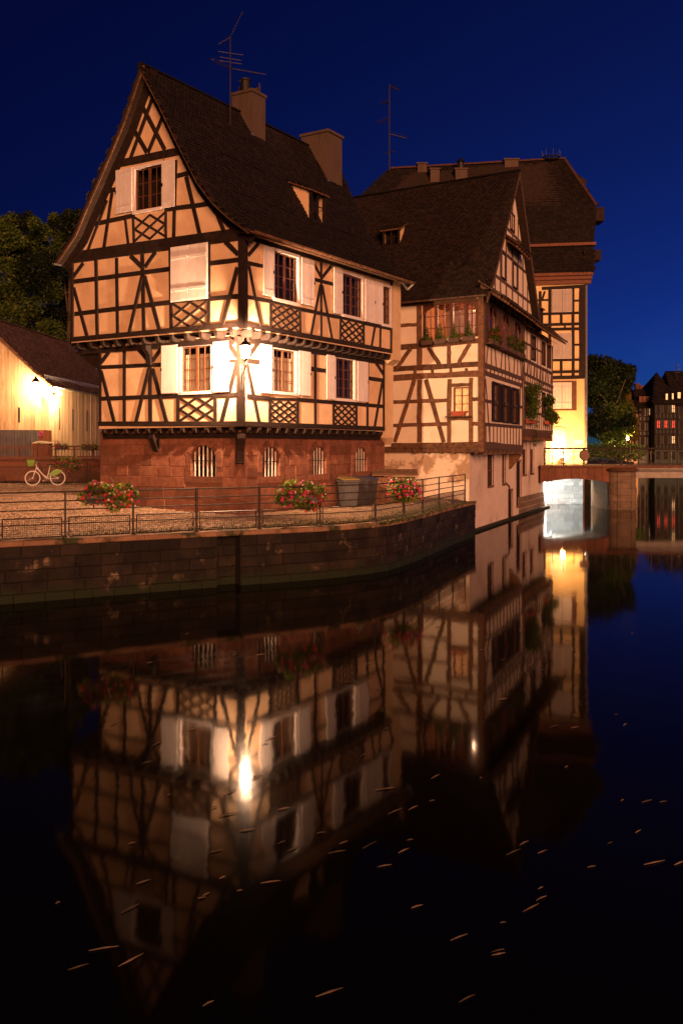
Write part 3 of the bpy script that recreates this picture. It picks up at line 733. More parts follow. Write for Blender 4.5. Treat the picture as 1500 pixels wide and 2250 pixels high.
# --- first timbered storey
w1L = rect(PL1, 394, 470, 757, 868)
w1R = [rect(PR1, 595, 652, 758, 865), rect(PR1, 733, 780, 780, 880)]
ins = lambda r, c=.09: (r[0] + c, r[1] - c, r[2] + c, r[3] - c)
mb = MB(); wall_mesh(mb, PL1, 0, uL1, Z1B, Z1T, [ins(w1L)]); wall_mesh(mb, PR1, 0, uR1, Z1B, Z1T, [ins(r) for r in w1R])
mb.add([PL1.pt(uL1, Z1B), PL1.pt(uL1, Z1T), PL1.pt(uL1, Z1T, -9.4), PL1.pt(uL1, Z1B, -9.4)], [(0, 1, 2, 3)])
mb.add([PR1.pt(uR1, Z1B), PR1.pt(uR1, Z1T), PR1.pt(uR1, Z1T, -6.4), PR1.pt(uR1, Z1B, -6.4)], [(0, 1, 2, 3)])
mb.build('plaster_wall', 'plaster_cream', H1)
jetty(PL1, 0.12, uL1, Z1B - .02, .25, H1, TD, .55, .18); jetty(PR1, 0.12, uR1, Z1B - .02, .25, H1, TD, .55, .18)
W = .158
beams(PL1, [(221, 768, 221, 932, .13), (217, 769, 515, 752, .15), (274, 765, 274, 930), (330, 757, 331, 930, .19), (392, 872, 392, 928), (474, 868, 474, 928, .12), (223, 807, 358, 801, .14), (222, 876, 392, 870, .15), (392, 871, 474, 869, .10), (474, 869, 524, 867, .15),
    (217, 931, 536, 931, .17), (243, 770, 223, 797), (223, 815, 252, 927), (305, 767, 328, 793), (357, 763, 336, 793), (328, 810, 300, 927), (336, 810, 367, 927), (505, 757, 523, 785), (522, 797, 488, 926), (500, 793, 524, 793, .1)], W, TD, H1)
beams(PR1, [(540, 747, 843, 797, .15), (542, 870, 592, 876, .14), (592, 876, 652, 878, .1), (652, 878, 842, 893, .14), (680, 810, 715, 815), (808, 831, 841, 836), (542, 793, 570, 796), (531, 931, 844, 942, .17), (692, 775, 692, 932), (653, 880, 653, 930), (592, 877, 592, 928), (732, 885, 732, 935), (782, 890, 782, 938),
    (807, 795, 806, 938), (842, 797, 842, 942, .14), (825, 797, 841, 822), (839, 838, 822, 938), (542, 800, 569, 928), (565, 755, 543, 787)], W, TD, H1)
cp = MB()                                        # corner posts wrap the corner of each storey
def corner_post(C, z0, z1, wl, wr, out=.045):
    pts = [C + (nL + nR) * out, C + nL * out + dL * wl, C - (nL) * .05 + dL * wl, C - (nL + nR) * .05, C - nR * .05 + dR * wr, C + nR * out + dR * wr]
    n = len(pts); vs = [(p.x, p.y, z0) for p in pts] + [(p.x, p.y, z1) for p in pts]
    return MB().add(vs, [tuple(range(n - 1, -1, -1)), tuple(range(n, 2 * n))] + [(i, (i + 1) % n, (i + 1) % n + n, i + n) for i in range(n)]).build('corner_post', TD, H1)
corner_post(C1, Z1B, Z1T - .02, .16, .16); corner_post(C2, Z2B, Z2T, .19, .17)
lattice(PL1, PL1.u(396), PL1.u(471), PL1.z(396, 925), PL1.z(396, 875), 2, 2, .085, TD, H1)
lattice(PR1, PR1.u(594), PR1.u(652), PR1.z(594, 926), PR1.z(594, 880), 3, 3, .075, TD, H1)
lattice(PR1, PR1.u(734), PR1.u(780), PR1.z(734, 934), PR1.z(734, 889), 3, 3, .075, TD, H1)
window(PL1, w1L, H1, rows=4, curtain=True, label='white framed window with pale curtains and one sash ajar'); window(PR1, w1R[0], H1, rows=4, curtain=True); window(PR1, w1R[1], H1, rows=4)
shutter(PL1, rect(PL1, 358, 393, 760, 865), H1, 3, battens=False); shutter(PL1, rect(PL1, 471, 505, 752, 862), H1, 3, battens=False)
shutter(PR1, rect(PR1, 568, 594, 755, 863), H1, 3, battens=False); shutter(PR1, rect(PR1, 653, 679, 770, 868), H1, 3, battens=False)
shutter(PR1, rect(PR1, 714, 732, 779, 877), H1, 2, battens=False); shutter(PR1, rect(PR1, 782, 805, 793, 882), H1, 2, battens=False)

# --- second timbered storey
w2R = [rect(PR2, 597, 657, 543, 660), rect(PR2, 748, 797, 593, 695), rect(PR2, 837, 859, 622, 716)]
w2L = rect(PL2, 378, 457, 546, 662)
mb = MB(); wall_mesh(mb, PL2, 0, uL2, Z2B, Z2T); wall_mesh(mb, PR2, 0, uR2, Z2B, Z2T, [ins(r) for r in w2R])
mb.add([PL2.pt(uL2, Z2B), PL2.pt(uL2, Z2T), PL2.pt(uL2, Z2T, -10), PL2.pt(uL2, Z2B, -10)], [(0, 1, 2, 3)])
mb.add([PR2.pt(uR2, Z2B), PR2.pt(uR2, Z2T), PR2.pt(uR2, Z2T, -7.5), PR2.pt(uR2, Z2B, -7.5)], [(0, 1, 2, 3)])
mb.build('plaster_wall', 'plaster_cream', H1)
jetty(PL2, .14, uL2, Z2B - .01, .40, H1, TD, .62, .22, .13); jetty(PR2, .14, uR2, Z2B - .01, .40, H1, TD, .52, .22, .12)
beams(PL2, [(152, 567, 536, 513, .42), (160, 577, 160, 744, .14), (212, 572, 215, 736), (257, 567, 259, 732), (313, 557, 317, 730, .18), (375, 550, 377, 724), (459, 537, 459, 717), (162, 619, 375, 591), (461, 579, 524, 571), (165, 690, 379, 664), (379, 664, 459, 657, .09), (459, 657, 524, 651), (158, 746, 536, 712, .17),
    (184, 578, 162, 608), (163, 633, 192, 738), (288, 562, 314, 588), (343, 553, 320, 586), (313, 607, 285, 730), (319, 607, 351, 724), (496, 531, 524, 559), (522, 587, 490, 714)], W, TD, H1)
beams(PR2, [(541, 520, 862, 618, .17), (545, 653, 597, 663, .13), (597, 663, 657, 679, .09), (657, 679, 748, 698, .13), (748, 698, 798, 710, .09), (798, 710, 859, 723, .13), (545, 578, 577, 585), (687, 613, 730, 624), (536, 713, 860, 772, .16), (594, 665, 594, 722), (658, 679, 659, 734), (705, 577, 705, 742), (687, 575, 704, 608), (727, 585, 706, 611), (703, 627, 682, 738), (707, 627, 729, 746),
    (747, 697, 747, 750), (798, 712, 798, 760), (835, 718, 834, 768), (823, 716, 815, 763), (567, 535, 545, 561), (546, 583, 572, 717), (859, 620, 858, 772, .14)], .13, TD, H1)
lattice(PL2, PL2.u(381), PL2.u(457), PL2.z(381, 722), PL2.z(381, 668), 2, 2, .085, TD, H1)
lattice(PR2, PR2.u(598), PR2.u(656), PR2.z(598, 719), PR2.z(598, 668), 3, 3, .075, TD, H1)
lattice(PR2, PR2.u(749), PR2.u(797), PR2.z(749, 750), PR2.z(749, 703), 3, 3, .075, TD, H1)
for r_ in w2R[:2]: window(PR2, r_, H1, rows=4)
window(PR2, w2R[2], H1, rows=4, leaves=1)
shutter(PR2, rect(PR2, 575, 597, 538, 648), H1, 3, battens=False); shutter(PR2, rect(PR2, 659, 687, 565, 667), H1, 3, battens=False)
shutter(PR2, rect(PR2, 730, 748, 588, 688), H1, 2, battens=False); shutter(PR2, rect(PR2, 799, 820, 612, 706), H1, 2, battens=False); shutter(PR2, rect(PR2, 821, 837, 618, 711), H1, 2, battens=False)
um = (w2L[0] + w2L[1]) / 2
MB().pbox(PL2, w2L[0] - .03, w2L[1] + .03, w2L[2] - .04, w2L[3] + .03, 0, .045).build('shutter_frame', 'white_paint', H1)
shutter(PL2, (w2L[0], um - .006, w2L[2], w2L[3]), H1, 2, out=.05); shutter(PL2, (um + .006, w2L[1], w2L[2], w2L[3]), H1, 2, out=.05)
# carved brackets under the overhang on the left
for u, dz in ((PL1.u(331), 0), ):
    MB().prism(Plane(PL1.pt(u, 0).xy, (nL.x, nL.y), (dL.x, dL.y)), [(0, 7.15), (.34, 7.15), (.34, 7.02), (.16, 6.85), (.12, 6.5), (0, 6.45)], -.1, .1).build('bracket', TD, H1)
MB().prism(PL1, [(uL1, 7.15), (uL2 - .1, 7.15), (uL2 - .35, 7.0), (uL1 + .2, 6.5), (uL1, 6.3)], -.24, -.06).build('bracket', TD, H1)

# --- gable
LB = [(309, 140), (263, 273), (223, 367), (185, 453), (160, 513), (120, 573)]
RB = [(309, 140), (353, 223), (390, 300), (437, 393), (470, 437), (505, 470), (550, 502)]
PB = PL2.off(.40)
secL = [PB.uz(*p) for p in LB]; secR = [PB.uz(*p) for p in RB]
sec = sorted(set(secL + secR))
def roofline(u):
    for (a, za), (b, zb) in zip(sec[:-1], sec[1:]):
        if a <= u <= b: return za + (zb - za) * (u - a) / (b - a)
    return min(sec[0][1], sec[-1][1])
gw = rect(PL2, 293, 362, 368, 472); gi = ins(gw)
us = sorted({0.0, uL2} | {u for u, z in sec if 0 < u < uL2} | {gi[0], gi[1]}); mb = MB()
for a, b in zip(us[:-1], us[1:]):
    ta, tb = roofline(a) - .22, roofline(b) - .22
    if gi[0] <= (a + b) / 2 <= gi[1]:
        mb.add([PL2.pt(a, Z2T), PL2.pt(b, Z2T), PL2.pt(b, gi[2]), PL2.pt(a, gi[2])], [(0, 1, 2, 3)]); mb.add([PL2.pt(a, gi[3]), PL2.pt(b, gi[3]), PL2.pt(b, tb), PL2.pt(a, ta)], [(0, 1, 2, 3)])
    else: mb.add([PL2.pt(a, Z2T - .01), PL2.pt(b, Z2T - .01), PL2.pt(b, max(tb, Z2T)), PL2.pt(a, max(ta, Z2T))], [(0, 1, 2, 3)])
mb.build('gable_wall', 'plaster_cream', H1)
window(PL2, gw, H1, rows=3, cols=2)
shutter(PL2, rect(PL2, 258, 293, 376, 471), H1, 3, battens=False); shutter(PL2, rect(PL2, 360, 387, 356, 459), H1, 3, battens=False)
beams(PL2, [(244, 363, 414, 328, .27), (231, 421, 262, 415), (388, 387, 424, 378), (207, 493, 297, 473), (363, 461, 473, 446), (387, 352, 382, 526, .15), (247, 423, 229, 546), (275, 474, 283, 540, .11), (293, 474, 295, 538, .11), (365, 458, 365, 526, .11), (410, 388, 440, 518),
    (303, 213, 363, 329), (282, 263, 324, 335), (338, 210, 287, 349), (362, 248, 326, 335)], W, TD, H1)
lattice(PL2, PL2.u(297), PL2.u(364), PL2.z(297, 530), PL2.z(297, 478), 2, 2, .08, TD, H1)
for S in (secL, secR):                           # rafters on the gable wall, following the sweep of the roof, mitred
    oo, ii = [], []
    for i, (u, z) in enumerate(S):
        a, b = Vector(S[max(0, i - 1)]), Vector(S[min(len(S) - 1, i + 1)]); d = (b - a).normalized(); n_ = Vector((-d.y, d.x)); n_ = n_ if n_.y < 0 else -n_
        oo.append((u + n_.x * .12, z + n_.y * .12)); ii.append((u + n_.x * .45, z + n_.y * .45))
    for i in range(len(S) - 1):
        if max(oo[i][1], oo[i + 1][1]) > Z2T + .2: MB().prism(PL2, [oo[i], oo[i + 1], ii[i + 1], ii[i]], -.04, .046 + .0013 * i + (.0007 if S is secL else 0)).build('rafter', TD, H1)
beams(PL2, [(236, 440, 192, 556, .12), (470, 450, 494, 512, .14), (500, 486, 522, 505, .1)], .12, TD, H1)
# barge boards
for S, nm in ((secL, 'barge_board'), (secR, 'barge_board')):
    poly_o, poly_i = [], []
    for i, (u, z) in enumerate(S):
        a, b = Vector(S[max(0, i - 1)]), Vector(S[min(len(S) - 1, i + 1)]); d = (b - a).normalized(); n_ = Vector((-d.y, d.x)); n_ = n_ if n_.y < 0 else -n_
        poly_o.append((u + n_.x * .03, z + n_.y * .03)); poly_i.append((u + n_.x * (.17), z + n_.y * (.17)))
    for i in range(len(S) - 1):
        MB().prism(PL2, [poly_o[i], poly_o[i + 1], poly_i[i + 1], poly_i[i]], .33 + .001 * i, .375 + .001 * i).build(nm, 'timber_brown', H1)
# --- roof
def solve_t(u, x):                               # distance back along dR from the gable plane where the line at u crosses column x
    p = C2 + dL * u; r = ratio(x); return (r * p.y - p.x) / (dR.x - r * dR.y)
TE, TR = solve_t(secR[-1][0], 905), solve_t(secR[0][0], 735)
def RP(u, z, t): p = C2 + dL * u + dR * t; return Vector((p.x, p.y, z))
def t_end(z): f = (z - secR[-1][1]) / (secR[0][1] - secR[-1][1]); return TE + (TR - TE) * f
deck = MB(); tl = MB()
for S in (secR, secL):
    for (a, za), (b, zb) in zip(S[:-1], S[1:]):
        q = [RP(b, zb, -.40), RP(b, zb, t_end(zb)), RP(a, za, t_end(za)), RP(a, za, -.40)]
        slab(deck, *[p - Vector((0, 0, .03)) for p in q], .10)
        if S is secR: tile_patch(tl, *q)
        else: tile_patch(tl, q[1], q[0], q[3], q[2])
e0 = [RP(u, z, t_end(z)) for u, z in sec]        # far hip closed with a plain slope
deck.add(e0, [tuple(range(len(e0)))])
roof1 = deck.build('roof', 'roof_deck', H1)
tag(tl.build('roof_tiles', 'roof_tile', roof1), kind='stuff')
ap = sec[[i for i, s in enumerate(sec) if s[1] == max(q[1] for q in sec)][0]]
ridge_row(RP(ap[0], ap[1] - .03, -.42), RP(ap[0], ap[1] - .03, TR), roof1, 'roof_tile')
# gutter along the right eave and its bent outlet
ge = secR[-1]; mb = MB()
g0, g1 = RP(ge[0] - .07, ge[1] - .06, -.38), RP(ge[0] - .07, ge[1] - .06, TE)
for i in range(9):
    pass
def half_gutter(mb, a, b, r, n=7):
    a, b = Vector(a), Vector(b); d = (b - a).normalized(); s = d.cross(Vector((0, 0, 1))).normalized(); vs = []
    for c in (a, b):
        for rr in (r, r - .012):
            for i in range(n): t = math.pi + math.pi * i / (n - 1); vs.append(c + s * rr * math.cos(t) + Vector((0, 0, rr * math.sin(t))))
    fs = []
    for i in range(n - 1):
        fs += [(i, i + 1, 2 * n + i + 1, 2 * n + i), (n + i, 3 * n + i, 3 * n + i + 1, n + i + 1)]
    mb.add(vs, fs); return mb
half_gutter(mb, g0, g1, .085).build('gutter', 'timber_brown', H1)
gl_ = secL[-1]; mb = MB(); half_gutter(mb, RP(gl_[0] + .07, gl_[1] - .06, -.38), RP(gl_[0] + .07, gl_[1] - .06, 9), .08).build('gutter', 'galvanised', H1)
# soffit boards under the right eave
MB().add([RP(ge[0] + .05, ge[1] - .13, -.3), RP(ge[0] + .05, ge[1] - .13, TE), RP(.05, Z2T - .02, TE), RP(.05, Z2T - .02, -.3)], [(0, 1, 2, 3)]).build('soffit', 'timber_brown', H1)
# boxed downpipe at the far end
dp = MB()
a, b = PR2.u(863), PR2.u(879); zt, zb2 = PR2.z(863, 618), PR2.z(863, 790)
dp.pbox(PR2, a, b, zb2, zt, -.20, .02)
dp.prism(PR2, [(a - .01, zt), (b + .12, zt), (b + .16, zt + .22), (a - .05, zt + .22)], -.22, .04)
a1, b1 = PR1.u(847), PR1.u(863); z1t, z1b = PR1.z(847, 800), PR1.z(847, 962)
dp.pbox(PR1, a1, b1, z1b, z1t, -.2, .01)
q = [PR2.pt(a - .01, zb2 + .02, .022), PR2.pt(b + .01, zb2 + .02, .022), PR2.pt(b + .01, zb2 + .02, -.205), PR2.pt(a - .01, zb2 + .02, -.205)]
p = [PR1.pt(a1 - .01, z1t - .02, .012), PR1.pt(b1 + .01, z1t - .02, .012), PR1.pt(b1 + .01, z1t - .02, -.205), PR1.pt(a1 - .01, z1t - .02, -.205)]
dp.add(q + p, [(i, (i + 1) % 4, (i + 1) % 4 + 4, i + 4) for i in range(4)])
a0, b0 = PR0.u(844.5), PR0.u(858); z0t, z0b = PR0.z(846, 972), PR0.z(846, 978)
q = [PR1.pt(a1, z1b + .01, .012), PR1.pt(b1, z1b + .01, .012), PR1.pt(b1, z1b + .01, -.2), PR1.pt(a1, z1b + .01, -.2)]
p = [PR0.pt(a0, z0t - .1, .03), PR0.pt(b0, z0t - .1, .03), PR0.pt(b0, z0t - .1, -.2), PR0.pt(a0, z0t - .1, -.2)]
dp.add(q + p, [(i, (i + 1) % 4, (i + 1) % 4 + 4, i + 4) for i in range(4)])
dp.build('boxed_downpipe', 'downpipe', H1)
MB().path([g1 + Vector((0, 0, -.05)), g1 + Vector((-.25, -.1, -.3)), PR2.pt(b + .05, zt + .2, -.05)], .05, 8).build('gutter_outlet', 'galvanised', H1)
# inner core: floors and rooms behind the walls
core1 = MB(); c = [C0 + dL * .75 + dR * .75, C0 + dL * (uL0 - .3) + dR * .75, C0 + dL * (uL0 - .3) + dR * (uR0 - .4), C0 + dL * .75 + dR * (uR0 - .4)]
core1.add([(p.x, p.y, 1.2) for p in c] + [(p.x, p.y, 10.4) for p in c], [(i, (i + 1) % 4, (i + 1) % 4 + 4, i + 4) for i in range(4)] + [(4, 5, 6, 7)])
core1.build('interior', 'room_dark', H1)
# chimneys on the right slope
def roof_hit(x, y):                              # where a sight line meets the upper right slope
    (ua, za), (ub, zb) = secR[0], secR[2]; A = RP(ua, za, 0); n_ = (RP(ub, zb, 0) - A).cross(Vector((dR.x, dR.y, 0)))
    d = Vector((ratio(x), 1, (HZ - y) / FPX)); o = Vector((0, 0, HC)); return o + d * ((A - o).dot(n_) / d.dot(n_))
def chimney(xn, yn, xl, xr, yt, pot):
    N_ = roof_hit(xn, yn); p0 = N_.xy; ztop = HC + (HZ - yt) / FPX * N_.y
    ul = Plane(p0, dL, nL).u(xl); ur = Plane(p0, dR, nR).u(xr)
    pts = [p0, p0 + dL * ul, p0 + dL * ul + dR * ur, p0 + dR * ur]; zb = N_.z - .5
    ch = MB(); ch.add([(p.x, p.y, zb) for p in pts] + [(p.x, p.y, ztop) for p in pts], [(0, 3, 2, 1), (4, 5, 6, 7)] + [(i, i + 4, (i + 1) % 4 + 4, (i + 1) % 4) for i in range(4)])
    cho = ch.build('chimney', 'chimney_render', roof1)
    cc = (pts[0] + pts[2]) / 2; ex = [cc + (p - cc) * (1 + .10) for p in pts]
    MB().add([(p.x, p.y, ztop - .02) for p in ex] + [(p.x, p.y, ztop + .09) for p in ex], [(0, 3, 2, 1), (4, 5, 6, 7)] + [(i, i + 4, (i + 1) % 4 + 4, (i + 1) % 4) for i in range(4)]).build('cap', 'chimney_render', cho)
    fl = [cc + (p - cc) * 1.06 for p in pts]
    MB().add([(p.x, p.y, N_.z - .45) for p in fl] + [(p.x, p.y, N_.z + .12) for p in fl[:1]] , [(0, 1, 4), (3, 0, 4)]).build('flashing', 'galvanised', cho)
    if pot:
        MB().lathe((cc.x - .1, cc.y - .2, ztop + .08), [(.2, 0), (.2, .42), (.23, .44), (.23, .5), (.05, .56)], 14).build('chimney_pot', 'black_iron', cho)
        mb = MB(); 
        for i in range(11): a_ = math.pi * (.15 + 1.0 * i / 10); mb.tube((cc.x + .5 * math.cos(a_), cc.y - .0 + .5 * math.sin(a_), ztop + .05), (cc.x + .5 * math.cos(a_), cc.y + .5 * math.sin(a_), ztop + .5), .03, 5)
        vs = []
        for i in range(13):
            a_ = math.pi * (-.15 + 1.0 * i / 12); vs += [(cc.x + .46 * math.cos(a_), cc.y + .46 * math.sin(a_), ztop + .12), (cc.x + .46 * math.cos(a_), cc.y + .46 * math.sin(a_), ztop + .48)]
        mb2 = MB(); mb2.add(vs, [(2 * i, 2 * i + 2, 2 * i + 3, 2 * i + 1) for i in range(12)]); mb2.build('wind_shield', 'chimney_render', cho)
    return cho
chimney(553, 298, 509, 583, 199, True); chimney(720, 400, 662, 751, 288, False)
# dormer with plastered cheek
def dormer(base, along, inward, wd, ht, dp_, roof, nm='dormer', drop=.1, winmat='window_dark'):
    """base: middle of the front foot; along: unit dir along the front; inward: unit dir into the roof"""
    A = Vector((*along, 0)); I = Vector((*inward, 0)); base = Vector(base); up = Vector((0, 0, 1))
    f = lambda s, i, h: base + A * s + I * i + up * h
    hw = wd / 2; mb = MB()
    for s in (-hw, hw): mb.add([f(s, 0, -.1), f(s, 0, ht), f(s, dp_, ht + dp_ * .42), f(s, dp_ * .5, ht * .5)], [(0, 1, 2, 3)])
    d = mb.build(nm, 'plaster_cream', roof)
    fr = MB()
    for s in (-hw, hw): fr.box(f(s, -.02, ht / 2), A * .05, I * .05, up * (ht / 2))
    fr.box(f(0, -.02, ht), A * (hw + .12), I * .05, up * .05); fr.box(f(0, -.02, 0), A * hw, I * .05, up * .05); fr.box(f(0, -.02, ht / 2), A * .03, I * .03, up * (ht / 2))
    fr.box(f(0, -.012, ht * .55), A * hw, I * .02, up * .015)
    fr.build('dormer_frame', 'timber_dark', d)
    MB().add([f(-hw, .02, 0), f(hw, .02, 0), f(hw, .02, ht), f(-hw, .02, ht)], [(0, 1, 2, 3)]).build('pane', 'glass', d)
    MB().add([f(-hw, .3, 0), f(hw, .3, 0), f(hw, .3, ht), f(-hw, .3, ht)], [(0, 1, 2, 3)]).build('room', 'room_dark', d)
    q = [f(-hw - .15, -.18, ht + .0), f(hw + .15, -.18, ht + .0), f(hw + .15, dp_, ht + .08 + dp_ * .42), f(-hw - .15, dp_, ht + .08 + dp_ * .42)]
    dk = MB(); slab(dk, *q, .06); dr = dk.build('dormer_roof', 'timber_brown', d)
    tl = MB(); tile_patch(tl, *q); tag(tl.build('dormer_tiles', 'roof_tile', d), kind='stuff')
    return d
def sec_z(u, S):
    for (a, za), (b, zb) in zip(S[:-1], S[1:]):
        if min(a, b) <= u <= max(a, b): return za + (zb - za) * (u - a) / (b - a)
    return S[-1][1]
(ua, za), (ub, zb) = secR[3], secR[4]; A = RP(ua, za, 0); n_ = (RP(ub, zb, 0) - A).cross(Vector((dR.x, dR.y, 0))); d_ = Vector((ratio(697), 1, (HZ - 492) / FPX)); o_ = Vector((0, 0, HC)); hp = roof_hit(697, 492)
dormer(hp + Vector((0, 0, .05)), dR, dL, .95, 1.12, 1.9, roof1)
# gable lightning wire and hooks
mb = MB(); mb.path([PL2.pt(*PL2.uz(363, 320), .07), PL2.pt(*PL2.uz(364, 355), .09)], .008, 4); mb.path([PL2.pt(*PL2.uz(366, 470), .05), PL2.pt(*PL2.uz(361, 500), .06), PL2.pt(*PL2.uz(365, 512), .05)], .008, 4); mb.build('cable', 'rubber', H1)

# --- corner lantern
lp = C0 + (nL + nR) * 1.05 - V2(.02, .0); LZ = 6.66
LN = thing('wall_lantern', (lp.x, lp.y, LZ - .3), 'lit street lantern on the house corner, the brightest light of all', 'lantern')
mb = MB(); hx = lambda r, z: [Vector((lp.x + r * math.cos(math.pi / 3 * i), lp.y + r * math.sin(math.pi / 3 * i), z)) for i in range(6)]
b0, t0 = hx(.10, LZ - .26), hx(.19, LZ + .16)
for i in range(6): mb.tube(b0[i], t0[i], .009, 5); mb.tube(b0[i], b0[(i + 1) % 6], .01, 5); mb.tube(t0[i], t0[(i + 1) % 6], .01, 5)
mb.lathe((lp.x, lp.y, LZ + .16), [(.2, 0), (.18, .03), (.09, .12), (.05, .14), (.05, .19), (.015, .25)], 6); mb.lathe((lp.x, lp.y, LZ - .33), [(.02, 0), (.06, .04), (.1, .07)], 6)
mb.build('lantern_frame', 'black_iron', LN)
for i in range(6): MB().add([b0[i], b0[(i + 1) % 6], t0[(i + 1) % 6], t0[i]], [(0, 1, 2, 3)]).build('pane', 'lantern_glass', LN)
MB().lathe((lp.x, lp.y, LZ + .06), [(.01, -.06), (.03, -.03), (.035, .02), (.02, .08)], 10).build('bulb', 'lamp_white', LN, smooth=True)
cc = C1 + _diag * .05; br = MB()
foot = Vector((cc.x, cc.y, LZ - 1.0)); top = Vector((lp.x, lp.y, LZ - .33))
br.path([foot, foot + Vector((_diag.x * .05, _diag.y * .05, .3)), Vector((lp.x, lp.y, LZ - .62)).lerp(foot, .35) + Vector((0, 0, .12)), Vector((lp.x, lp.y, LZ - .5)), top], .018, 6)
br.path([foot + Vector((0, 0, .55)), foot + Vector((_diag.x * .3, _diag.y * .3, .62)), Vector((lp.x, lp.y, LZ - .42))], .012, 6)
br.torus(foot + Vector((_diag.x * .22, _diag.y * .22, .42)), (_perp.x, _perp.y, 0), .10, .009, 14, 5)
br.box(foot + Vector((0, 0, .25)), Vector((_perp.x, _perp.y, 0)) * .05, Vector((_diag.x, _diag.y, 0)) * .012, (0, 0, .4))
br.build('bracket', 'black_iron', LN)
LAMP_MAIN = point_lamp('lantern_light', (lp.x, lp.y, LZ - .10), 9000, (1.0, .56, .31), .085, LN)

# ================================================================== CANAL HOUSE WITH THE ARCHED WINDOWS
dC = V2(.36, .933); dC.normalize(); nC = V2(dC.y, -dC.x)
Cc, Bc = V2(6.03, 41.6), V2(5.51, 42.1)
P2L, P2C = Plane(Cc, dL, nL), Plane(Cc, dC, nC); PBL, PBC = Plane(Bc, dL, nL), Plane(Bc, dC, nC)
P3C = P2C.off(-.06)
H2 = thing('half_timbered_house', (Bc.x, Bc.y, 0), 'pale timbered canal house with lit arched window and worn plaster base', 'house'); H2['near'] = 1
TB, TG = 'timber_brown', 'timber_grey'
T1, T2 = P2C.u(1147), P2C.u(1213)
ZB2, ZE2 = 3.62, 10.15
# openings
aw = (P2L.u(1050), P2L.u(929), P2L.z(992, 743), P2L.z(992, 661))
sw = rect(P2L, 1031, 996, 850, 906)
zsill, zat = P2C.z(1064, 752), P2C.z(1079, 664)
cwin = [(P2C.u(a), P2C.u(b), zsill + .05, zat) for a, b in ((1069, 1093), (1099, 1120), (1126, 1145))]
lwin = [(P2C.u(a), P2C.u(b), P2C.z(1081, 926), P2C.z(1081, 838)) for a, b in ((1082, 1094), (1104, 1115), (1124, 1134))]
mb = MB(); wall_mesh(mb, P2L, 0, 9, ZB2, ZE2, [aw, sw]); wall_mesh(mb, P2C, 0, T1, ZB2, ZE2, [ins(r, .06) for r in cwin + lwin])
mb.build('plaster_wall', 'plaster_pale', H2)
ZB3 = P3C.z(1150, 946)
dwin = [(P3C.u(a), P3C.u(b), P3C.z(1166, 790), P3C.z(1166, 735)) for a, b in ((1166, 1175), (1189, 1196), (1201, 1208))]
ewin = [(P3C.u(a), P3C.u(b), P3C.z(1155, 910), P3C.z(1155, 850)) for a, b in ((1152, 1160), (1166, 1175), (1189, 1196), (1200, 1207))]
mb = MB(); wall_mesh(mb, P3C, T1 + .02, T2, ZB3, ZE2 + .05, [ins(r, .06) for r in dwin + ewin])
far_e = P3C.pt(T2, ZB3); mb.add([P3C.pt(T2, ZB3), P3C.pt(T2, ZE2 + .05), P3C.pt(T2, ZE2 + .05, -6), P3C.pt(T2, ZB3, -6)], [(0, 1, 2, 3)])
mb.build('plaster_wall', 'plaster_pale', H2)
wb = dict(wob=.16, seg=5, fat=1.25)
beams(P2L, [(868, 668, 1061, 651, .24), (921, 668, 921, 803, .20), (921, 834, 921, 972, .19), (870, 764, 1060, 748, .18), (870, 716, 917, 713, .12), (858, 811, 1062, 800, .19), (858, 830, 1062, 820, .21), (986, 758, 986, 803, .15), (941, 763, 966, 801, .15), (1032, 755, 1007, 798, .15), (902, 766, 872, 808, .15),
    (987, 833, 986, 973, .16), (1034, 830, 1034, 972, .15), (911, 834, 867, 971, .16), (935, 834, 974, 972, .16), (858, 884, 985, 879, .13), (1036, 877, 1052, 877, .13), (858, 935, 985, 931, .13), (1036, 931, 1052, 931, .13), (985, 847, 1036, 845, .12), (985, 920, 1036, 919, .12), (860, 980, 1062, 976, .20)], .15, TB, H2, **wb)
for x in (912, 950, 990, 1024): beams(P2L, [(x, 809, x, 823, .14)], .14, TB, H2)
for x in (912, 940, 968, 996, 1022, 1046): MB().pbox(P2L, P2L.u(x) - .08, P2L.u(x) + .08, 3.42, 3.62, -.3, .07).build('joist_end', TB, H2)
MB().pbox(P2L, 0, 9, 3.46, 3.72, -.3, .02).build('sole_plate', TB, H2)
pts = [Cc + (nL) * .06 + nC * .06, Cc + nL * .06 + dL * .2, Cc + dL * .2 - nL * .05, Cc - nL * .05 - nC * .05, Cc + dC * .2 - nC * .05, Cc + dC * .2 + nC * .06]
n = len(pts); MB().add([(p.x, p.y, 3.5) for p in pts] + [(p.x, p.y, ZE2 + .1) for p in pts], [tuple(range(n - 1, -1, -1)), tuple(range(n, 2 * n))] + [(i, (i + 1) % n, (i + 1) % n + n, i + n) for i in range(n)]).build('corner_post', TB, H2)
# the big arched window: spandrels, mullions, panes, lit room with beams
u0, u1, z0, z1 = aw; cu, hw = (u0 + u1) / 2, (u1 - u0) / 2; zs = P2L.z(929, 693)
arc = lambda t, k=1.0: (cu + hw * k * math.cos(t), zs + (z1 - .06 - zs) * k * math.sin(t))
AW = MB()
for s in (0, 1):
    ts = [math.pi / 2 * q / 8 for q in range(9)] if s == 0 else [math.pi - math.pi / 2 * q / 8 for q in range(9)]
    e = u1 if s == 0 else u0
    AW.prism(P2L, [arc(t) for t in ts] + [(cu, z1 + .02), (e, z1 + .02)], -.10, .02)
win2 = AW.build('arched_window', 'window_wood', H2); win2['label'] = 'wide arched window glowing red from the lit room'
ringm = MB()
for q in range(14):
    a, b = math.pi * q / 14, math.pi * (q + 1) / 14; ringm.prism(P2L, [arc(a, 1.0), arc(b, 1.0), arc(b, .94), arc(a, .94)], -.09, .035)
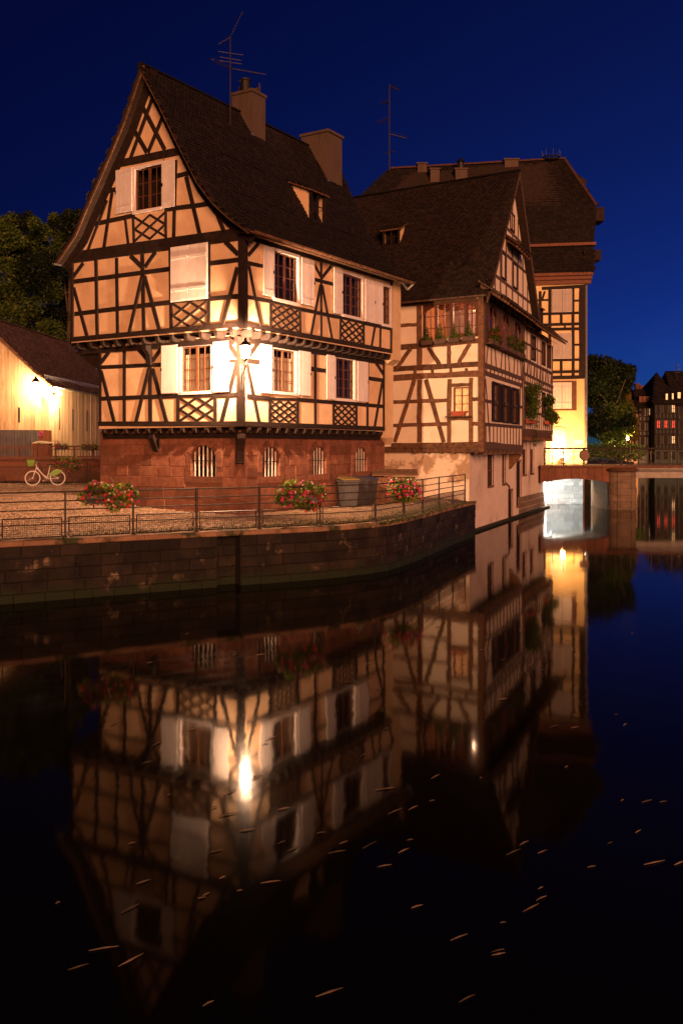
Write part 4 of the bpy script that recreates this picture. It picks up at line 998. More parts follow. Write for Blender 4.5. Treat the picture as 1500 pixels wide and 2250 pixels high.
ringm.build('arch_moulding', 'window_wood', win2)
mz = lambda u: zs + (z1 - .06 - zs) * math.sqrt(max(0, 1 - ((u - cu) / hw) ** 2))
for x in (932, 958, 992, 1023, 1047):
    u = P2L.u(x); MB().pbox(P2L, u - .07, u + .07, z0, mz(u) + .02, -.09, .03 if 940 < x < 1040 else .01).build('mullion', 'window_wood', win2)
mx4 = [P2L.u(x) for x in (1047, 1023, 992, 958, 932)]
for a, b in zip(mx4[:-1], mx4[1:]):
    m_ = MB(); w_ = (b - a)
    for f in (.5,): m_.pbox(P2L, a + w_ * f - .014, a + w_ * f + .014, z0, mz(a + w_ * f) - .02, -.08, -.03)
    for zz in (.3, .62): m_.pbox(P2L, a + .07, b - .07, z0 + (z1 - z0) * zz - .013, z0 + (z1 - z0) * zz + .013, -.078, -.032)
    m_.build('glazing_bar', 'window_wood', win2)
    MB().add([P2L.pt(a, z0, -.055), P2L.pt(b, z0, -.055), P2L.pt(b, z1, -.055), P2L.pt(a, z1, -.055)], [(0, 1, 2, 3)]).build('pane', 'glass', win2)
rm = MB(); D = 3.2; a, b = u0 - .02, u1 + .3
ab = u0 + .75
rm.add([P2L.pt(ab, z0 - .3, -D), P2L.pt(b, z0 - .3, -D), P2L.pt(b, z1 + .15, -D), P2L.pt(ab, z1 + .15, -D), P2L.pt(a, z0 - .3, -.12), P2L.pt(b, z0 - .3, -.12), P2L.pt(b, z1 + .15, -.12), P2L.pt(a, z1 + .15, -.12)],
       [(0, 1, 2, 3), (0, 4, 5, 1), (3, 2, 6, 7), (1, 5, 6, 2), (0, 3, 7, 4)])
rm.f = rm.f[1:]; rm.build('room', 'room_red', win2)
MB().add([P2L.pt(ab, z0 - .3, -D), P2L.pt(b, z0 - .3, -D), P2L.pt(b, z1 + .15, -D), P2L.pt(ab, z1 + .15, -D)], [(0, 1, 2, 3)]).build('room_wall', 'room_back', win2)
for k in range(6):
    o = -.45 - k * .48; MB().pbox(P2L, a + .12 - o * .24, b, z1 + .02, z1 + .149, o - .08, o + .08).build('ceiling_beam', 'wood_red', win2)
for k, (x, zz) in enumerate(((945, .55), (1000, .75), (1035, .6))): MB().pbox(P2L, P2L.u(x) - .35, P2L.u(x) + .3, z0 - .3, z0 + zz, -D + .02, -D + .4).build('furniture', 'sash_brown', win2)
rl = P2L.pt(P2L.u(1012), z1 - .25, -1.7)
LR = thing('pendant_lamp', rl, 'warm pendant lamp hanging inside the arched canal window', 'lamp')
MB().lathe(rl, [(.02, .12), (.16, .02), (.17, 0), (.05, .1)], 12).build('lamp_shade', 'wood_red', LR); MB().lathe(rl, [(.01, -.05), (.05, -.01), (.05, .03), (.02, .06)], 8).build('bulb', 'paper_lantern', LR)
MB().tube(rl + Vector((0, 0, .1)), rl + Vector((0, 0, .4)), .006, 4).build('cord', 'rubber', LR)
point_lamp('pendant_light', rl - Vector((0, 0, .12)), 210, (1.0, .50, .27), .1, LR)
# small lit window
r = sw; mb = MB()
for (a, b, c, d) in ((r[0], r[0] + .05, r[2], r[3]), (r[1] - .05, r[1], r[2], r[3])): mb.pbox(P2L, a, b, c, d, -.09, .01)
mb.pbox(P2L, r[0], r[1], r[3] - .05, r[3], -.09, .012); mb.pbox(P2L, r[0], r[1], r[2], r[2] + .05, -.09, .012)
sm = mb.build('window', 'sash_brown', H2); sm['label'] = 'small six-pane window glowing orange'
mb = MB(); um = (r[0] + r[1]) / 2; mb.pbox(P2L, um - .02, um + .02, r[2], r[3], -.08, -.02)
for f in (.34, .67): zz = r[2] + (r[3] - r[2]) * f; mb.pbox(P2L, r[0], r[1], zz - .014, zz + .014, -.078, -.022)
mb.build('glazing_bar', 'sash_brown', sm)
MB().add([P2L.pt(r[0], r[2], -.05), P2L.pt(r[1], r[2], -.05), P2L.pt(r[1], r[3], -.05), P2L.pt(r[0], r[3], -.05)], [(0, 1, 2, 3)]).build('pane', 'glass', sm)
cv = MB(); n = 30; vs = []
for i in range(n + 1):
    u = r[0] + (r[1] - r[0]) * i / n; o = -.2 + .03 * math.sin(i * .9); vs += [P2L.pt(u, r[2], o), P2L.pt(u, r[3], o)]
cv.add(vs, [(2 * i, 2 * i + 2, 2 * i + 3, 2 * i + 1) for i in range(n)]); cv.build('curtain', 'window_warm', sm, smooth=True)
MB().pbox(P2L, P2L.u(1038), P2L.u(983), P2L.z(1010, 917), P2L.z(1010, 914), 0, .28).build('shelf', TB, H2)
# canal side timbers
TGW = dict(wob=.1, seg=4, fat=1.15)
beams(P2C, [(1061, 651, 1150, 715, .2), (1062, 752, 1150, 791, .18), (1061, 801, 1148, 833, .18), (1061, 818, 1147, 848, .18), (1062, 880, 1147, 895, .12), (1061, 932, 1147, 939, .13), (1060, 977, 1147, 984, .24), (1146, 716, 1147, 984, .16), (1065, 833, 1075, 972, .1), (1142, 850, 1138, 978, .1)], .15, TG, H2, **TGW)
zb, zt = P2C.z(1062, 799), P2C.z(1062, 755); n = 9
for k in range(n):
    u = T1 * (k + .6) / n; dz = .0
    beam_uz(P2C, (u, zb), (u + (.28 if k % 3 == 0 else -.28 if k % 3 == 2 else 0), zt), .10, TG, H2)
for k in range(11): u = T1 * (k + .7) / 11; beam_uz(P2C, (u, P2C.z(1062, 818)), (u, P2C.z(1062, 801)), .13, TG, H2)
for k in range(12): u = T1 * (k + .7) / 12; beam_uz(P2C, (u, P2C.z(1062, 976)), (u, P2C.z(1062, 932)), .085, TG, H2)
for r in lwin:
    window(P2C, r, H2, casing=.07, casing_mat='timber_dark', rows=4, leaves=2, cols=1)
    for s, e in ((r[0] - .02, -1), (r[1] + .02, 1)): shutter(P2C, (min(s, s + e * .34), max(s, s + e * .34), r[2], r[3]), H2, 2, mat='timber_dark', battens=False)
for k, r in enumerate(cwin):
    window(P2C, r, H2, casing=.08, casing_mat='wood_red' if k else 'timber_dark', rows=3, leaves=3, cols=1, sash_mat='wood_red', back='room_red' if k == 1 else 'room_dark', casing_out=.03)
    c_, h_ = (r[0] + r[1]) / 2, (r[1] - r[0]) / 2; zs_ = r[3] - h_ * .8
    for s in (-1, 1):
        poly = [(c_ + s * h_ * .93 * math.cos(t), zs_ + (r[3] - .05 - zs_) * math.sin(t)) for t in [math.pi / 2 * q / 6 for q in range(7)]] + [(c_, r[3] + .03), (c_ + s * (h_ + .02), r[3] + .03), (c_ + s * (h_ + .02), zs_)]
        MB().prism(P2C, poly, -.03, .05 + .003 * s).build('arch_spandrel', TG, H2)
for a, b in ((0.2, cwin[0][0]), (cwin[0][1], cwin[1][0]), (cwin[1][1], cwin[2][0]), (cwin[2][1], T1)):
    beam_uz(P2C, ((a + b) / 2, zsill), ((a + b) / 2, 10.1), max(.1, (b - a) * .8), TG, H2)
# row of planters along that sill
MB().pbox(P2C, .3, T1 - .1, zsill - .06, zsill - .02, 0, .34).build('planter_shelf', TG, H2)
# second stretch
beams(P3C, [(1149, 789, 1213, 822, .17), (1149, 820, 1214, 851, .15), (1149, 839, 1213, 863, .15), (1149, 906, 1213, 913, .14), (1148, 947, 1213, 952, .22), (1150, 716, 1150, 948, .18), (1212, 760, 1212, 952, .18), (1151, 752, 1188, 773, .1)], .13, TG, H2, **TGW)
for k in range(10):
    u = T1 + (T2 - T1) * (k + .5) / 10; zA, zB = P3C.z(1150, 820), P3C.z(1150, 790); beam_uz(P3C, (u, zA), (u + (.3 if k % 2 else -.3), zB), .09, TG, H2); beam_uz(P3C, (u + .3, zA), (u + .3, zB), .08, TG, H2)
for k in range(14):
    u = T1 + (T2 - T1) * (k + .5) / 14; beam_uz(P3C, (u, P3C.z(1150, 839)), (u, P3C.z(1150, 821)), .1, TG, H2); beam_uz(P3C, (u, P3C.z(1150, 946)), (u, P3C.z(1150, 907)), .08, TG, H2)
for k in range(9):
    u = T1 + (T2 - T1) * (k + .35) / 9
    if not any(r[0] - .1 < u < r[1] + .1 for r in dwin): beam_uz(P3C, (u, P3C.z(1150, 789)), (u, 10.1), .09, TG, H2)
for r in dwin: window(P3C, r, H2, casing=.07, casing_mat='timber_dark', rows=4, leaves=1, cols=2)
for r in ewin: window(P3C, r, H2, casing=.07, casing_mat='timber_dark', rows=4, leaves=1, cols=2)
MB().pbox(P3C, T1, T2, ZB3 - .34, ZB3 - .02, -.6, .06).build('bressummer', TB, H2)
for k in range(14): u = T1 + (T2 - T1) * (k + .5) / 14; MB().pbox(P3C, u - .08, u + .08, ZB3 - .5, ZB3 - .33, -.6, .12).build('joist_end', TB, H2)
for k in range(9): u = T1 * (k + .5) / 9; MB().pbox(P2C, u - .09, u + .09, 3.36, 3.55, -.5, .08).build('joist_end', TG, H2)
MB().pbox(P2C, 0, T1, 3.52, 3.64, -.6, .03).build('bressummer', TG, H2)
MB().prism(Plane(PBC.pt(PBC.u(1118), 0).xy, (nC.x, nC.y), (dC.x, dC.y)), [(0, 3.4), (.62, 3.4), (.62, 3.28), (.08, 2.6), (0, 2.55)], -.12, .12).build('bracket', TB, H2)
# plastered base down to the water
slits = [rect(PBC, 1071, 1082, 1000, 1068), rect(PBC, 1103, 1109, 1000, 1063), rect(PBC, 1134, 1143, 1015, 1112), rect(PBC, 1147, 1155, 972, 1043), rect(PBC, 1164, 1171, 972, 1040), rect(PBC, 1116, 1125, 1080, 1138)]
TB2 = PBC.u(1190)
mb = MB(); wall_mesh(mb, PBL, 0, 9, -1, 3.56, []); mb.build('base_wall', 'plaster_worn', H2)
mb = MB(); wall_mesh(mb, PBC, 0, TB2 + 1.5, -1, 3.6, slits, depth=.05); wall_mesh(mb, PBC, T1 - .1, TB2 + 1.5, 3.6, ZB3 - .2, [], out=-.003); mb.build('base_wall', 'plaster_quay', H2)
for k, r in enumerate(slits):
    sl = MB(); sl.add([PBC.pt(r[0], r[2], -.045), PBC.pt(r[1], r[2], -.045), PBC.pt(r[1], r[3], -.045), PBC.pt(r[0], r[3], -.045)], [(0, 1, 2, 3)])
    q = sl.build('door' if k in (2, 5) else 'window', 'timber_dark' if k in (2, 5) else 'room_dark', H2)
    f_ = MB(); f_.pbox(PBC, r[0] - .1, r[0], r[2], r[3], -.02, .012); f_.pbox(PBC, r[1], r[1] + .1, r[2], r[3], -.02, .012); f_.pbox(PBC, r[0] - .1, r[1] + .1, r[3], r[3] + .12, -.02, .014); f_.pbox(PBC, r[0] - .12, r[1] + .12, r[2] - .1, r[2], -.02, .03)
    f_.build('surround', 'arch_stone', q)
    if k not in (2, 5):
        f_ = MB(); f_.pbox(PBC, (r[0] + r[1]) / 2 - .02, (r[0] + r[1]) / 2 + .02, r[2], r[3], -.04, -.02); zz = (r[2] + r[3]) / 2; f_.pbox(PBC, r[0], r[1], zz - .02, zz + .02, -.039, -.021); f_.build('sash', 'sash_brown', q)
block_wall(PBC, TB2 - 7.5, TB2 + .8, -.3, 1.0, .32, (.5, .9), 'pier_stone', H2, o1=.012, joint=.012, var=.006)
MB().pbox(PBC, -.3, TB2 + 1, -.6, .09, -.1, .32).build('footing', 'quay_stone', H2)
MB().path([PBC.pt(PBC.u(1109), 1.9, .05), PBC.pt(PBC.u(1116), 1.7, .06), PBC.pt(PBC.u(1117), .9, .05)], .03, 6).build('pipe', 'rail_iron', H2)
# roof with the canal gable
RT = 6.7
def R2(s, t, z, out=0): p = Cc + dL * s + dC * t + nL * out; return Vector((p.x, p.y, z))
ZR = HC + (HZ - 378) / FPX * (Cc + dC * RT).y
secA = [R2(0, 0, ZE2 + .02, .38), R2(0, .75, ZE2 + .88), R2(0, RT, ZR)]; dl3 = Vector((dL.x, dL.y, 0))
deck, tl = MB(), MB()
for p, q in zip(secA[:-1], secA[1:]):
    qd = [p + dl3 * 10, p - dl3 * .32, q - dl3 * .32, q + dl3 * 10]; slab(deck, *[v - Vector((0, 0, .03)) for v in qd], .1); tile_patch(tl, *qd, w=.19, ex=.16)
qd = [R2(-.32, 13, ZE2), R2(10, 13, ZE2), R2(10, RT, ZR), R2(-.32, RT, ZR)]; slab(deck, *[v - Vector((0, 0, .03)) for v in qd], .1)
deck.add([R2(10, 0, ZE2), R2(10, RT, ZR), R2(10, 13, ZE2)], [(0, 1, 2)])
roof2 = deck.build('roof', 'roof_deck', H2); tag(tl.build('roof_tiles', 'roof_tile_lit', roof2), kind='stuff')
ridge_row(secA[2] - dl3 * .34, secA[2] + dl3 * 10, roof2, 'roof_tile')
mb = MB(); half_gutter(mb, secA[0] + dl3 * 9.5 + Vector((nL.x * .08, nL.y * .08, -.05)), secA[0] - dl3 * .35 + Vector((nL.x * .08, nL.y * .08, -.05)), .075).build('gutter', 'timber_grey', H2)
MB().add([R2(9, 0, ZE2 - .05, .36), R2(-.2, 0, ZE2 - .05, .36), R2(-.2, .0, ZE2 - .05, -.05), R2(9, .0, ZE2 - .05, -.05)], [(0, 1, 2, 3)]).build('soffit', 'wood_red', H2)
# canal gable wall
zg = lambda t: ZE2 + .88 + (ZR - ZE2 - .88) * (t - .75) / (RT - .75) if t < RT else ZR - (ZR - ZE2) * (t - RT) / (13 - RT)
MB().prism(P2C, [(0, ZE2 - .1), (12.6, ZE2 - .1), (12.6, zg(12.6) - .2), (RT, ZR - .25), (.75, zg(.75) - .2), (0, ZE2 + .1)], -.25, -.08).build('gable_wall', 'plaster_pale', H2)
PG = P2C.off(-.08)
for t in (1.6, 2.7, 3.9, 5.2, 6.7, 8.2, 9.5, 10.8): beam_uz(PG, (t, ZE2), (t, zg(t) - .3), .15, TG, H2)
for zz in (11.5, 12.9, 14.2): beam_uz(PG, (max(.8, .75 + (zz - ZE2 - .88) / (ZR - ZE2 - .88) * (RT - .75)) + .2, zz), (13 - (zz - ZE2) / (ZR - ZE2) * (13 - RT) - .3, zz), .16, TG, H2)
for a, b in ((4.1, 5.0), (6.9, 7.9)): window(PG, (a, b, 11.6, 12.85), H2, casing=.07, casing_mat='timber_dark', rows=3)
window(PG, (6.2, 7.2, 14.3, 15.2), H2, casing=.07, casing_mat='timber_dark', rows=2)
bb = MB()
for (t0, z0_), (t1, z1_) in (((-.5, ZE2 - .15), (.75, zg(.75))), ((.75, zg(.75)), (RT, ZR)), ((RT, ZR), (12.8, zg(12.8)))):
    bb.prism(P2C, [(t0, z0_ - .02), (t1, z1_ - .02), (t1, z1_ - .28), (t0, z0_ - .22)], .28, .33)
bb.build('barge_board', TG, H2)
# pent roof across the gable and skirt roof along the canal with rafters below
def pent(pl, u0, u1, z, dep, rise, mat='roof_tile', raft=.5, name='pent_roof'):
    dk = MB(); q = [pl.pt(u0, z, dep), pl.pt(u1, z, dep), pl.pt(u1, z + rise, -.1), pl.pt(u0, z + rise, -.1)]
    slab(dk, *[v - Vector((0, 0, .02)) for v in q], .05); p = dk.build(name, TG, H2)
    t_ = MB(); tile_patch(t_, *q, w=.19, ex=.17); tag(t_.build('pent_tiles', mat, p), kind='stuff')
    n = int((u1 - u0) / raft)
    for i in range(n):
        u = u0 + (u1 - u0) * (i + .5) / n; vs = []
        for du in (-.06, .06):
            vs += [pl.pt(u + du, z - .07, dep - .08), pl.pt(u + du, z - .2, dep - .1), pl.pt(u + du, z + rise - .3, -.08), pl.pt(u + du, z + rise - .14, -.08)]
        MB().add(vs, [(0, 1, 2, 3), (7, 6, 5, 4), (0, 4, 5, 1), (1, 5, 6, 2), (2, 6, 7, 3), (3, 7, 4, 0)]).build('rafter', TB, p)
    return p
pent(P2C, -.35, T1 + .3, ZE2 + .02, .85, .62, raft=.62)
pent(P2C, 4.9, 8.6, 13.35, .6, .5, raft=.6)
pp = pent(P3C, T1 + .3, T2 + .9, ZE2 + .02, .85, .62, raft=.5)
MB().add([P3C.pt(T1 + .3, ZE2 - .25, .45), P3C.pt(T2 + .1, ZE2 - .25, .45), P3C.pt(T2 + .1, ZE2 + .02, 0), P3C.pt(T1 + .3, ZE2 + .02, 0)], [(0, 1, 2, 3)]).build('soffit', 'wood_red', pp)
qd = [P3C.pt(T1, ZE2 + .6, -.08), P3C.pt(T2 + .9, ZE2 + .6, -.08), P3C.pt(T2 + .9, ZE2 + 2.3, -4.2), P3C.pt(T1, ZE2 + 2.3, -4.2)]
dk = MB(); slab(dk, *[v - Vector((0, 0, .02)) for v in qd], .08); rf3 = dk.build('roof', 'roof_deck', H2); t_ = MB(); tile_patch(t_, *qd, w=.22, ex=.2); tag(t_.build('roof_tiles', 'roof_tile', rf3), kind='stuff')
for t in (11.6, 14.4, 17): dormer(P3C.pt(t, ZE2 + .75, -.35), dC, -nC, .8, 1.0, 1.6, rf3)
d2 = (secA[1] + (secA[2] - secA[1]) * .42); 
sx = P2L.u(905); p_ = Cc + dL * 5.6 + dC * 3.1; dormer((p_.x, p_.y, zg(3.1) + .02), -dL, dC, .85, .8, 1.0, roof2)
# inner core
cc2 = [Cc + dL * 3.9 + dR * .6, Cc + dL * 9 + dR * .6, Cc + dL * 9 + dC * 12, Cc + dC * 12 + dL * .9, Cc + dC * 4.6 + dL * .9, Cc + dC * 4.6 + dL * 3.9]
n = 6; MB().add([(p.x, p.y, 0) for p in cc2] + [(p.x, p.y, 10.1) for p in cc2], [(i, (i + 1) % n, (i + 1) % n + n, i + n) for i in range(n)]).build('interior', 'room_dark', H2)
MB().add([R2(8.9, .5, 7.05), R2(.3, .5, 7.05), R2(.6, 18, 7.05), R2(8.9, 12, 7.05)], [(0, 1, 2, 3)]).build('floor', 'room_dark', H2)

# ================================================================== TALL YELLOW HOUSE BEHIND
H4 = thing('tall_house', (16.4, 66, 2.5), 'tall yellow house with floodlit plaster and two-tier roof beyond the footbridge', 'house'); H4['near'] = 0
d4 = V2(-.985, .17); d4.normalize(); P4 = Plane((ratio(1283) * 66, 66), d4, V2(-d4.y, d4.x) if -d4.y * 0 + d4.x < 0 else V2(d4.y, -d4.x))
if P4.n.y > 0: P4.n = -P4.n
ZG4, ZE4 = 0, P4.z(1275, 613); ZT4 = P4.z(1283, 828)
mb = MB(); wall_mesh(mb, P4, 0, 15, -1, ZT4); mb.add([P4.pt(0, -1), P4.pt(0, ZE4 + 2), P4.pt(0, ZE4 + 2, -10), P4.pt(0, -1, -10)], [(0, 1, 2, 3)]); mb.build('plaster_wall', 'plaster_yellow', H4)
mb = MB(); wall_mesh(mb, P4, 0, 15, ZT4, ZE4 + .3, out=.05); mb.build('upper_wall', 'plaster_yellow', H4)
P4u = P4.off(.05)
beams(P4u, [(1278, 628, 1278, 830, .42), (1258, 630, 1258, 826, .2), (1207, 634, 1207, 826, .2), (1190, 690, 1283, 687, .18), (1190, 714, 1283, 711, .2), (1190, 724, 1283, 722, .2), (1190, 792, 1283, 790, .18), (1190, 818, 1283, 816, .2), (1190, 830, 1283, 828, .24), (1256, 661, 1283, 660, .14), (1256, 758, 1283, 757, .14), (1232, 690, 1232, 713, .18), (1232, 792, 1232, 817, .18), (1190, 634, 1285, 629, .22),
    (1232, 818, 1232, 829, .12), (1240, 712, 1240, 723, .12), (1186, 640, 1186, 826, .2), (1170, 660, 1207, 659, .14), (1196, 640, 1190, 660, .14)], .18, TD, H4)
for x0, x1, y0, y1, mt in ((1212, 1256, 636, 684, 'shutter_grey'), (1214, 1255, 732, 787, 'shutter_grey')):
    r = rect(P4u, x1, x0, y0, y1); um = (r[0] + r[1]) / 2; MB().pbox(P4u, r[0] - .03, r[1] + .03, r[2] - .04, r[3] + .03, 0, .03).build('shutter_frame', 'white_paint', H4)
    shutter(P4u, (r[0], um - .012, r[2], r[3]), H4, 3, mat=mt); shutter(P4u, (um + .012, r[1], r[2], r[3]), H4, 3, mat=mt)
r = rect(P4, 1255, 1212, 840, 898); um = (r[0] + r[1]) / 2
MB().pbox(P4, r[0] - .32, r[1] + .1, r[2] - .12, r[3] + .1, 0, .03).build('window_surround', 'arch_stone', H4)
shutter(P4, (r[0], um - .01, r[2], r[3]), H4, 3); shutter(P4, (um + .01, r[1], r[2], r[3]), H4, 3)
r = rect(P4, 1246, 1205, 938, 1015); k = (r[1] - r[0]) / 2; cu = (r[0] + r[1]) / 2; zs = r[3] - .35
poly = [(r[0], r[2]), (r[1], r[2])] + [(cu + k * math.cos(t), zs + .35 * math.sin(t)) for t in [math.pi * q / 10 for q in range(11)]]
ip = [(cu + (u - cu) * .8, r[2] + (z - r[2]) * .93) for u, z in poly]
MB().prism(P4, poly, 0, .06).build('arched_doorway', 'plaster_yellow', H4)
MB().prism(P4, ip, .0, .075).build('door', 'plaster_pale', H4)
MB().pbox(P4, P4.u(1281), P4.u(1262), P4.z(1270, 975), P4.z(1270, 966), 0, .03).build('plaque', 'plaster_pale', H4)
MB().path([P4.pt(-.12, ZE4, -.1), P4.pt(-.12, 8, -.1), P4.pt(-.12, 7.2, .02), P4.pt(-.12, 2.6, .02)], .09, 8).build('downpipe', 'galvanised', H4)
# eaves and the two-tier roof
for k, (o, z0, z1, mt) in enumerate(((.25, -.35, -.05, 'wood_red'), (.42, -.06, .2, 'wood_red'), (.62, .18, .36, 'copper'))): MB().pbox(P4, -.35 - o * .3, 15, ZE4 + z0, ZE4 + z1, -.1, o).build('eaves_moulding' if k < 2 else 'gutter', mt, H4)
zt = P4.z(1280, 534)
q1 = [P4.pt(15, ZE4 + .3, .6), P4.pt(-.6, ZE4 + .3, .6), P4.pt(-.65, zt, -.7), P4.pt(15, zt, -.7)]
dk, tl = MB(), MB(); slab(dk, *[v - Vector((0, 0, .03)) for v in q1], .1); tile_patch(tl, *q1, w=.3, ex=.24)
MB().pbox(P4, -.8, 15, zt - .05, zt + .14, -1.0, -.42).build('gutter', 'copper', H4)
z450, zr = 20.75, 24.7; Yb, Ym, Yr = 66.9, 68.4, 71
A, B = atY(690, 535, Yb), atY(1304, 532, Yb); C, D = atY(1310, 452, Ym), atY(790, 437, Ym); E, F_ = atY(1240, 350, Yr), atY(858, 372, Yr)
for q in ((A, B, C, D), (D, C, E, F_)): slab(dk, *[v - Vector((0, 0, .03)) for v in q], .12); tile_patch(tl, *q, w=.3, ex=.24)
B2, C2_ = B + Vector((.3, 9, 0)), C + Vector((.3, 6, 0)); dk.add([B, B2, C2_, C, E, E + Vector((.2, 3, -.4))], [(0, 1, 2, 3), (3, 2, 5, 4)])
rf4 = dk.build('roof', 'roof_deck', H4); tag(tl.build('roof_tiles', 'roof_tile', rf4), kind='stuff')
ridge_row(F_, E, rf4, r=.16, step=.5); ridge_row(C, E, rf4, r=.15, step=.5)
MB().aabox(atY(1307, 455, 68.6), atY(1315, 495, 70)).build('hip_gutter', 'roof_deck', rf4); MB().aabox(atY(1303, 548, 67.2), atY(1310, 578, 68.4)).build('dormer', 'roof_deck', rf4)
dm = MB(); dm.add([atY(1262, 378, 71), atY(1288, 396, 71), atY(1287, 406, 71), atY(1272, 404, 71), atY(1262, 378, 74), atY(1288, 396, 74), atY(1287, 406, 74), atY(1272, 404, 74)], [(0, 1, 2, 3), (0, 4, 5, 1), (1, 5, 6, 2), (2, 6, 7, 3)]); dm.build('dormer', 'roof_deck', rf4)
for x0, x1, y0, y1, top in ((917, 937, 360, 378, 0), (1000, 1026, 372, 400, 1), (1108, 1138, 351, 366, 0), (945, 965, 372, 404, 0)):
    Yc = 70.6 if y1 < 390 else 69.6; a, b = atY(x0, y0, Yc), atY(x1, y1 + 8, Yc); ch = MB(); ch.aabox((a.x, Yc, b.z - .5), (b.x, Yc + .8, a.z)); c_ = ch.build('chimney', 'chimney_render', rf4)
    MB().aabox((a.x - .08, Yc - .08, a.z), (b.x + .08, Yc + .88, a.z + .1)).build('cap', 'chimney_render', c_)
    if top: MB().lathe(((a.x + b.x) / 2, Yc + .4, a.z + .1), [(.28, 0), (.32, .25), (.2, .3), (.2, .5), (.33, .55), (.1, .8)], 10).build('cowl', 'black_iron', c_)
# stork nest ring on the ridge
sn = thing('nest_frame', atY(1210, 352, 71), 'iron ring frame for a stork nest on the tall roof ridge', 'nest frame')
c_ = atY(1210, 347, 71); mb = MB(); mb.torus(c_, (0, 0, 1), .62, .06, 18, 5); mb.torus(c_ - Vector((0, 0, .14)), (0, 0, 1), .5, .05, 18, 5)
for i in range(8): a_ = math.pi * 2 * i / 8; mb.tube(c_ + Vector((.62 * math.cos(a_), .62 * math.sin(a_), 0)), c_ + Vector((.68 * math.cos(a_), .68 * math.sin(a_), .5)), .018, 4); mb.tube(c_ + Vector((.5 * math.cos(a_), .5 * math.sin(a_), -.14)), c_ + Vector((.1 * math.cos(a_), .1 * math.sin(a_), -.3)), .02, 4)
mb.build('ring', 'black_iron', sn)
# floodlight at its foot
fl = P4.pt(P4.u(1232), 2.95, .8); FLT = thing('floodlight', fl, 'ground floodlight shining up the yellow house wall behind the bridge railing', 'floodlight')
mb = MB(); mb.lathe(fl, [(.1, -.12), (.14, 0), (.15, .12), (.12, .13)], 10); mb.tube(fl - Vector((0, 0, .4)), fl - Vector((0, 0, .1)), .04, 6); mb.build('housing', 'black_iron', FLT)
MB().lathe(fl, [(.01, .115), (.115, .12), (.1, .17), (.01, .19)], 10).build('lens', 'lamp_gold', FLT)
point_lamp('floodlight_light', fl + Vector((-.1, -.75, .35)), 1300, (1.0, .50, .17), .15, FLT)

# ================================================================== FOOTBRIDGE
YB = 58.0
BR = thing('footbridge', (atY(1330, 1022, YB).x, YB, 0), 'low footbridge with stone arch, round pier and iron railing', 'bridge')
zd = HC - (1023 - HZ) / FPX * YB
xl, xp0, xp1, xr = ratio(1186) * YB, ratio(1336) * YB, ratio(1397) * YB, 34
MB().aabox((xl, YB - .12, zd - .12), (xr, YB + 4.2, zd)).build('deck', 'arch_stone', BR)
nv = 9; PBr = Plane((xl, YB), (1, 0), (0, -1)); wB = xp0 - xl + .1
ib = lambda u: (HC - (1061 - HZ) / FPX * YB) + .24 * math.sin(math.pi * min(1, max(0, u / wB)))
for k in range(nv):
    a, b = wB * k / nv + .008, wB * (k + 1) / nv - .008
    MB().prism(PBr, [(a, ib(a)), (b, ib(b)), (b, zd - .13), (a, zd - .13)], -.5, random.uniform(0, .015)).build('voussoir', 'arch_stone', BR)
vt = MB(); n = 12
for k in range(n):
    a, b = wB * k / n, wB * (k + 1) / n; vt.add([PBr.pt(a, ib(a) + .02, -.5), PBr.pt(b, ib(b) + .02, -.5), PBr.pt(b, ib(b) + .02, -4.2), PBr.pt(a, ib(a) + .02, -4.2)], [(0, 1, 2, 3)])
vt.build('vault', 'plaster_pale', BR)
pc = Vector(((xp0 + xp1) / 2, YB + 2, 0)); pr = (xp1 - xp0) / 2
for k in range(8):                               # courses of the pier, rounded to the front
    z0, z1 = -.6 + k * .37, -.6 + (k + 1) * .37 - .012; f = 1 + .0 * k
    for s in range(3):
        pts = []
        a0, a1 = math.pi + math.pi * s / 3 + .02, math.pi + math.pi * (s + 1) / 3 - .02
        j = random.uniform(-.02, .02)
        for q in range(5): t = a0 + (a1 - a0) * q / 4; pts.append((pc.x + (pr + j) * math.cos(t), YB + .1 + (pr * .6 + j) * math.sin(t)))
        pts += [(pc.x + .55 * math.cos(a1), YB + .3), (pc.x + .55 * math.cos(a0), YB + .3)]
        n = len(pts); MB().add([(x, y, z0) for x, y in pts] + [(x, y, z1) for x, y in pts], [tuple(range(n - 1, -1, -1)), tuple(range(n, 2 * n))] + [(i, (i + 1) % n, (i + 1) % n + n, i + n) for i in range(n)]).build('pier_stone', 'pier_stone', BR)
MB().aabox((xp0 + .02, YB + .28, -1), (xp1 - .02, YB + 4.2, zd - .12)).build('pier_body', 'pier_stone', BR)
MB().lathe((pc.x, YB + .1, zd - .30), [(pr + .12, 0), (pr + .16, .08), (pr * .9, .17)], 20).build('pier_cap', 'arch_stone', BR)
gz = HC - (1049 - HZ) / FPX * YB
mb = MB(); mb.aabox((xp1 - .1, YB + .1, gz), (xr, YB + .3, zd - .14)); mb.aabox((xp1 - .1, YB - .02, gz - .03), (xr, YB + .42, gz + .03)); mb.aabox((xp1 - .1, YB - .02, zd - .2), (xr, YB + .42, zd - .13)); mb.build('girder', 'concrete', BR)
mb = MB(); mb.path([(xp1, YB - .05, zd - .3), (xr, YB - .05, zd - .32)], .05, 6); mb.build('cable_pipe', 'galvanised', BR)
xs = [ratio(x) * YB for x in (1195, 1237, 1281, 1324, 1363, 1385, 1430, 1475, 1520, 1570)]
zr_ = zd + 1.04
for x in xs: MB().tube((x, YB + .02, zd - .02), (x, YB + .02, zr_), .035, 6).build('railing_post', 'rail_iron', BR)
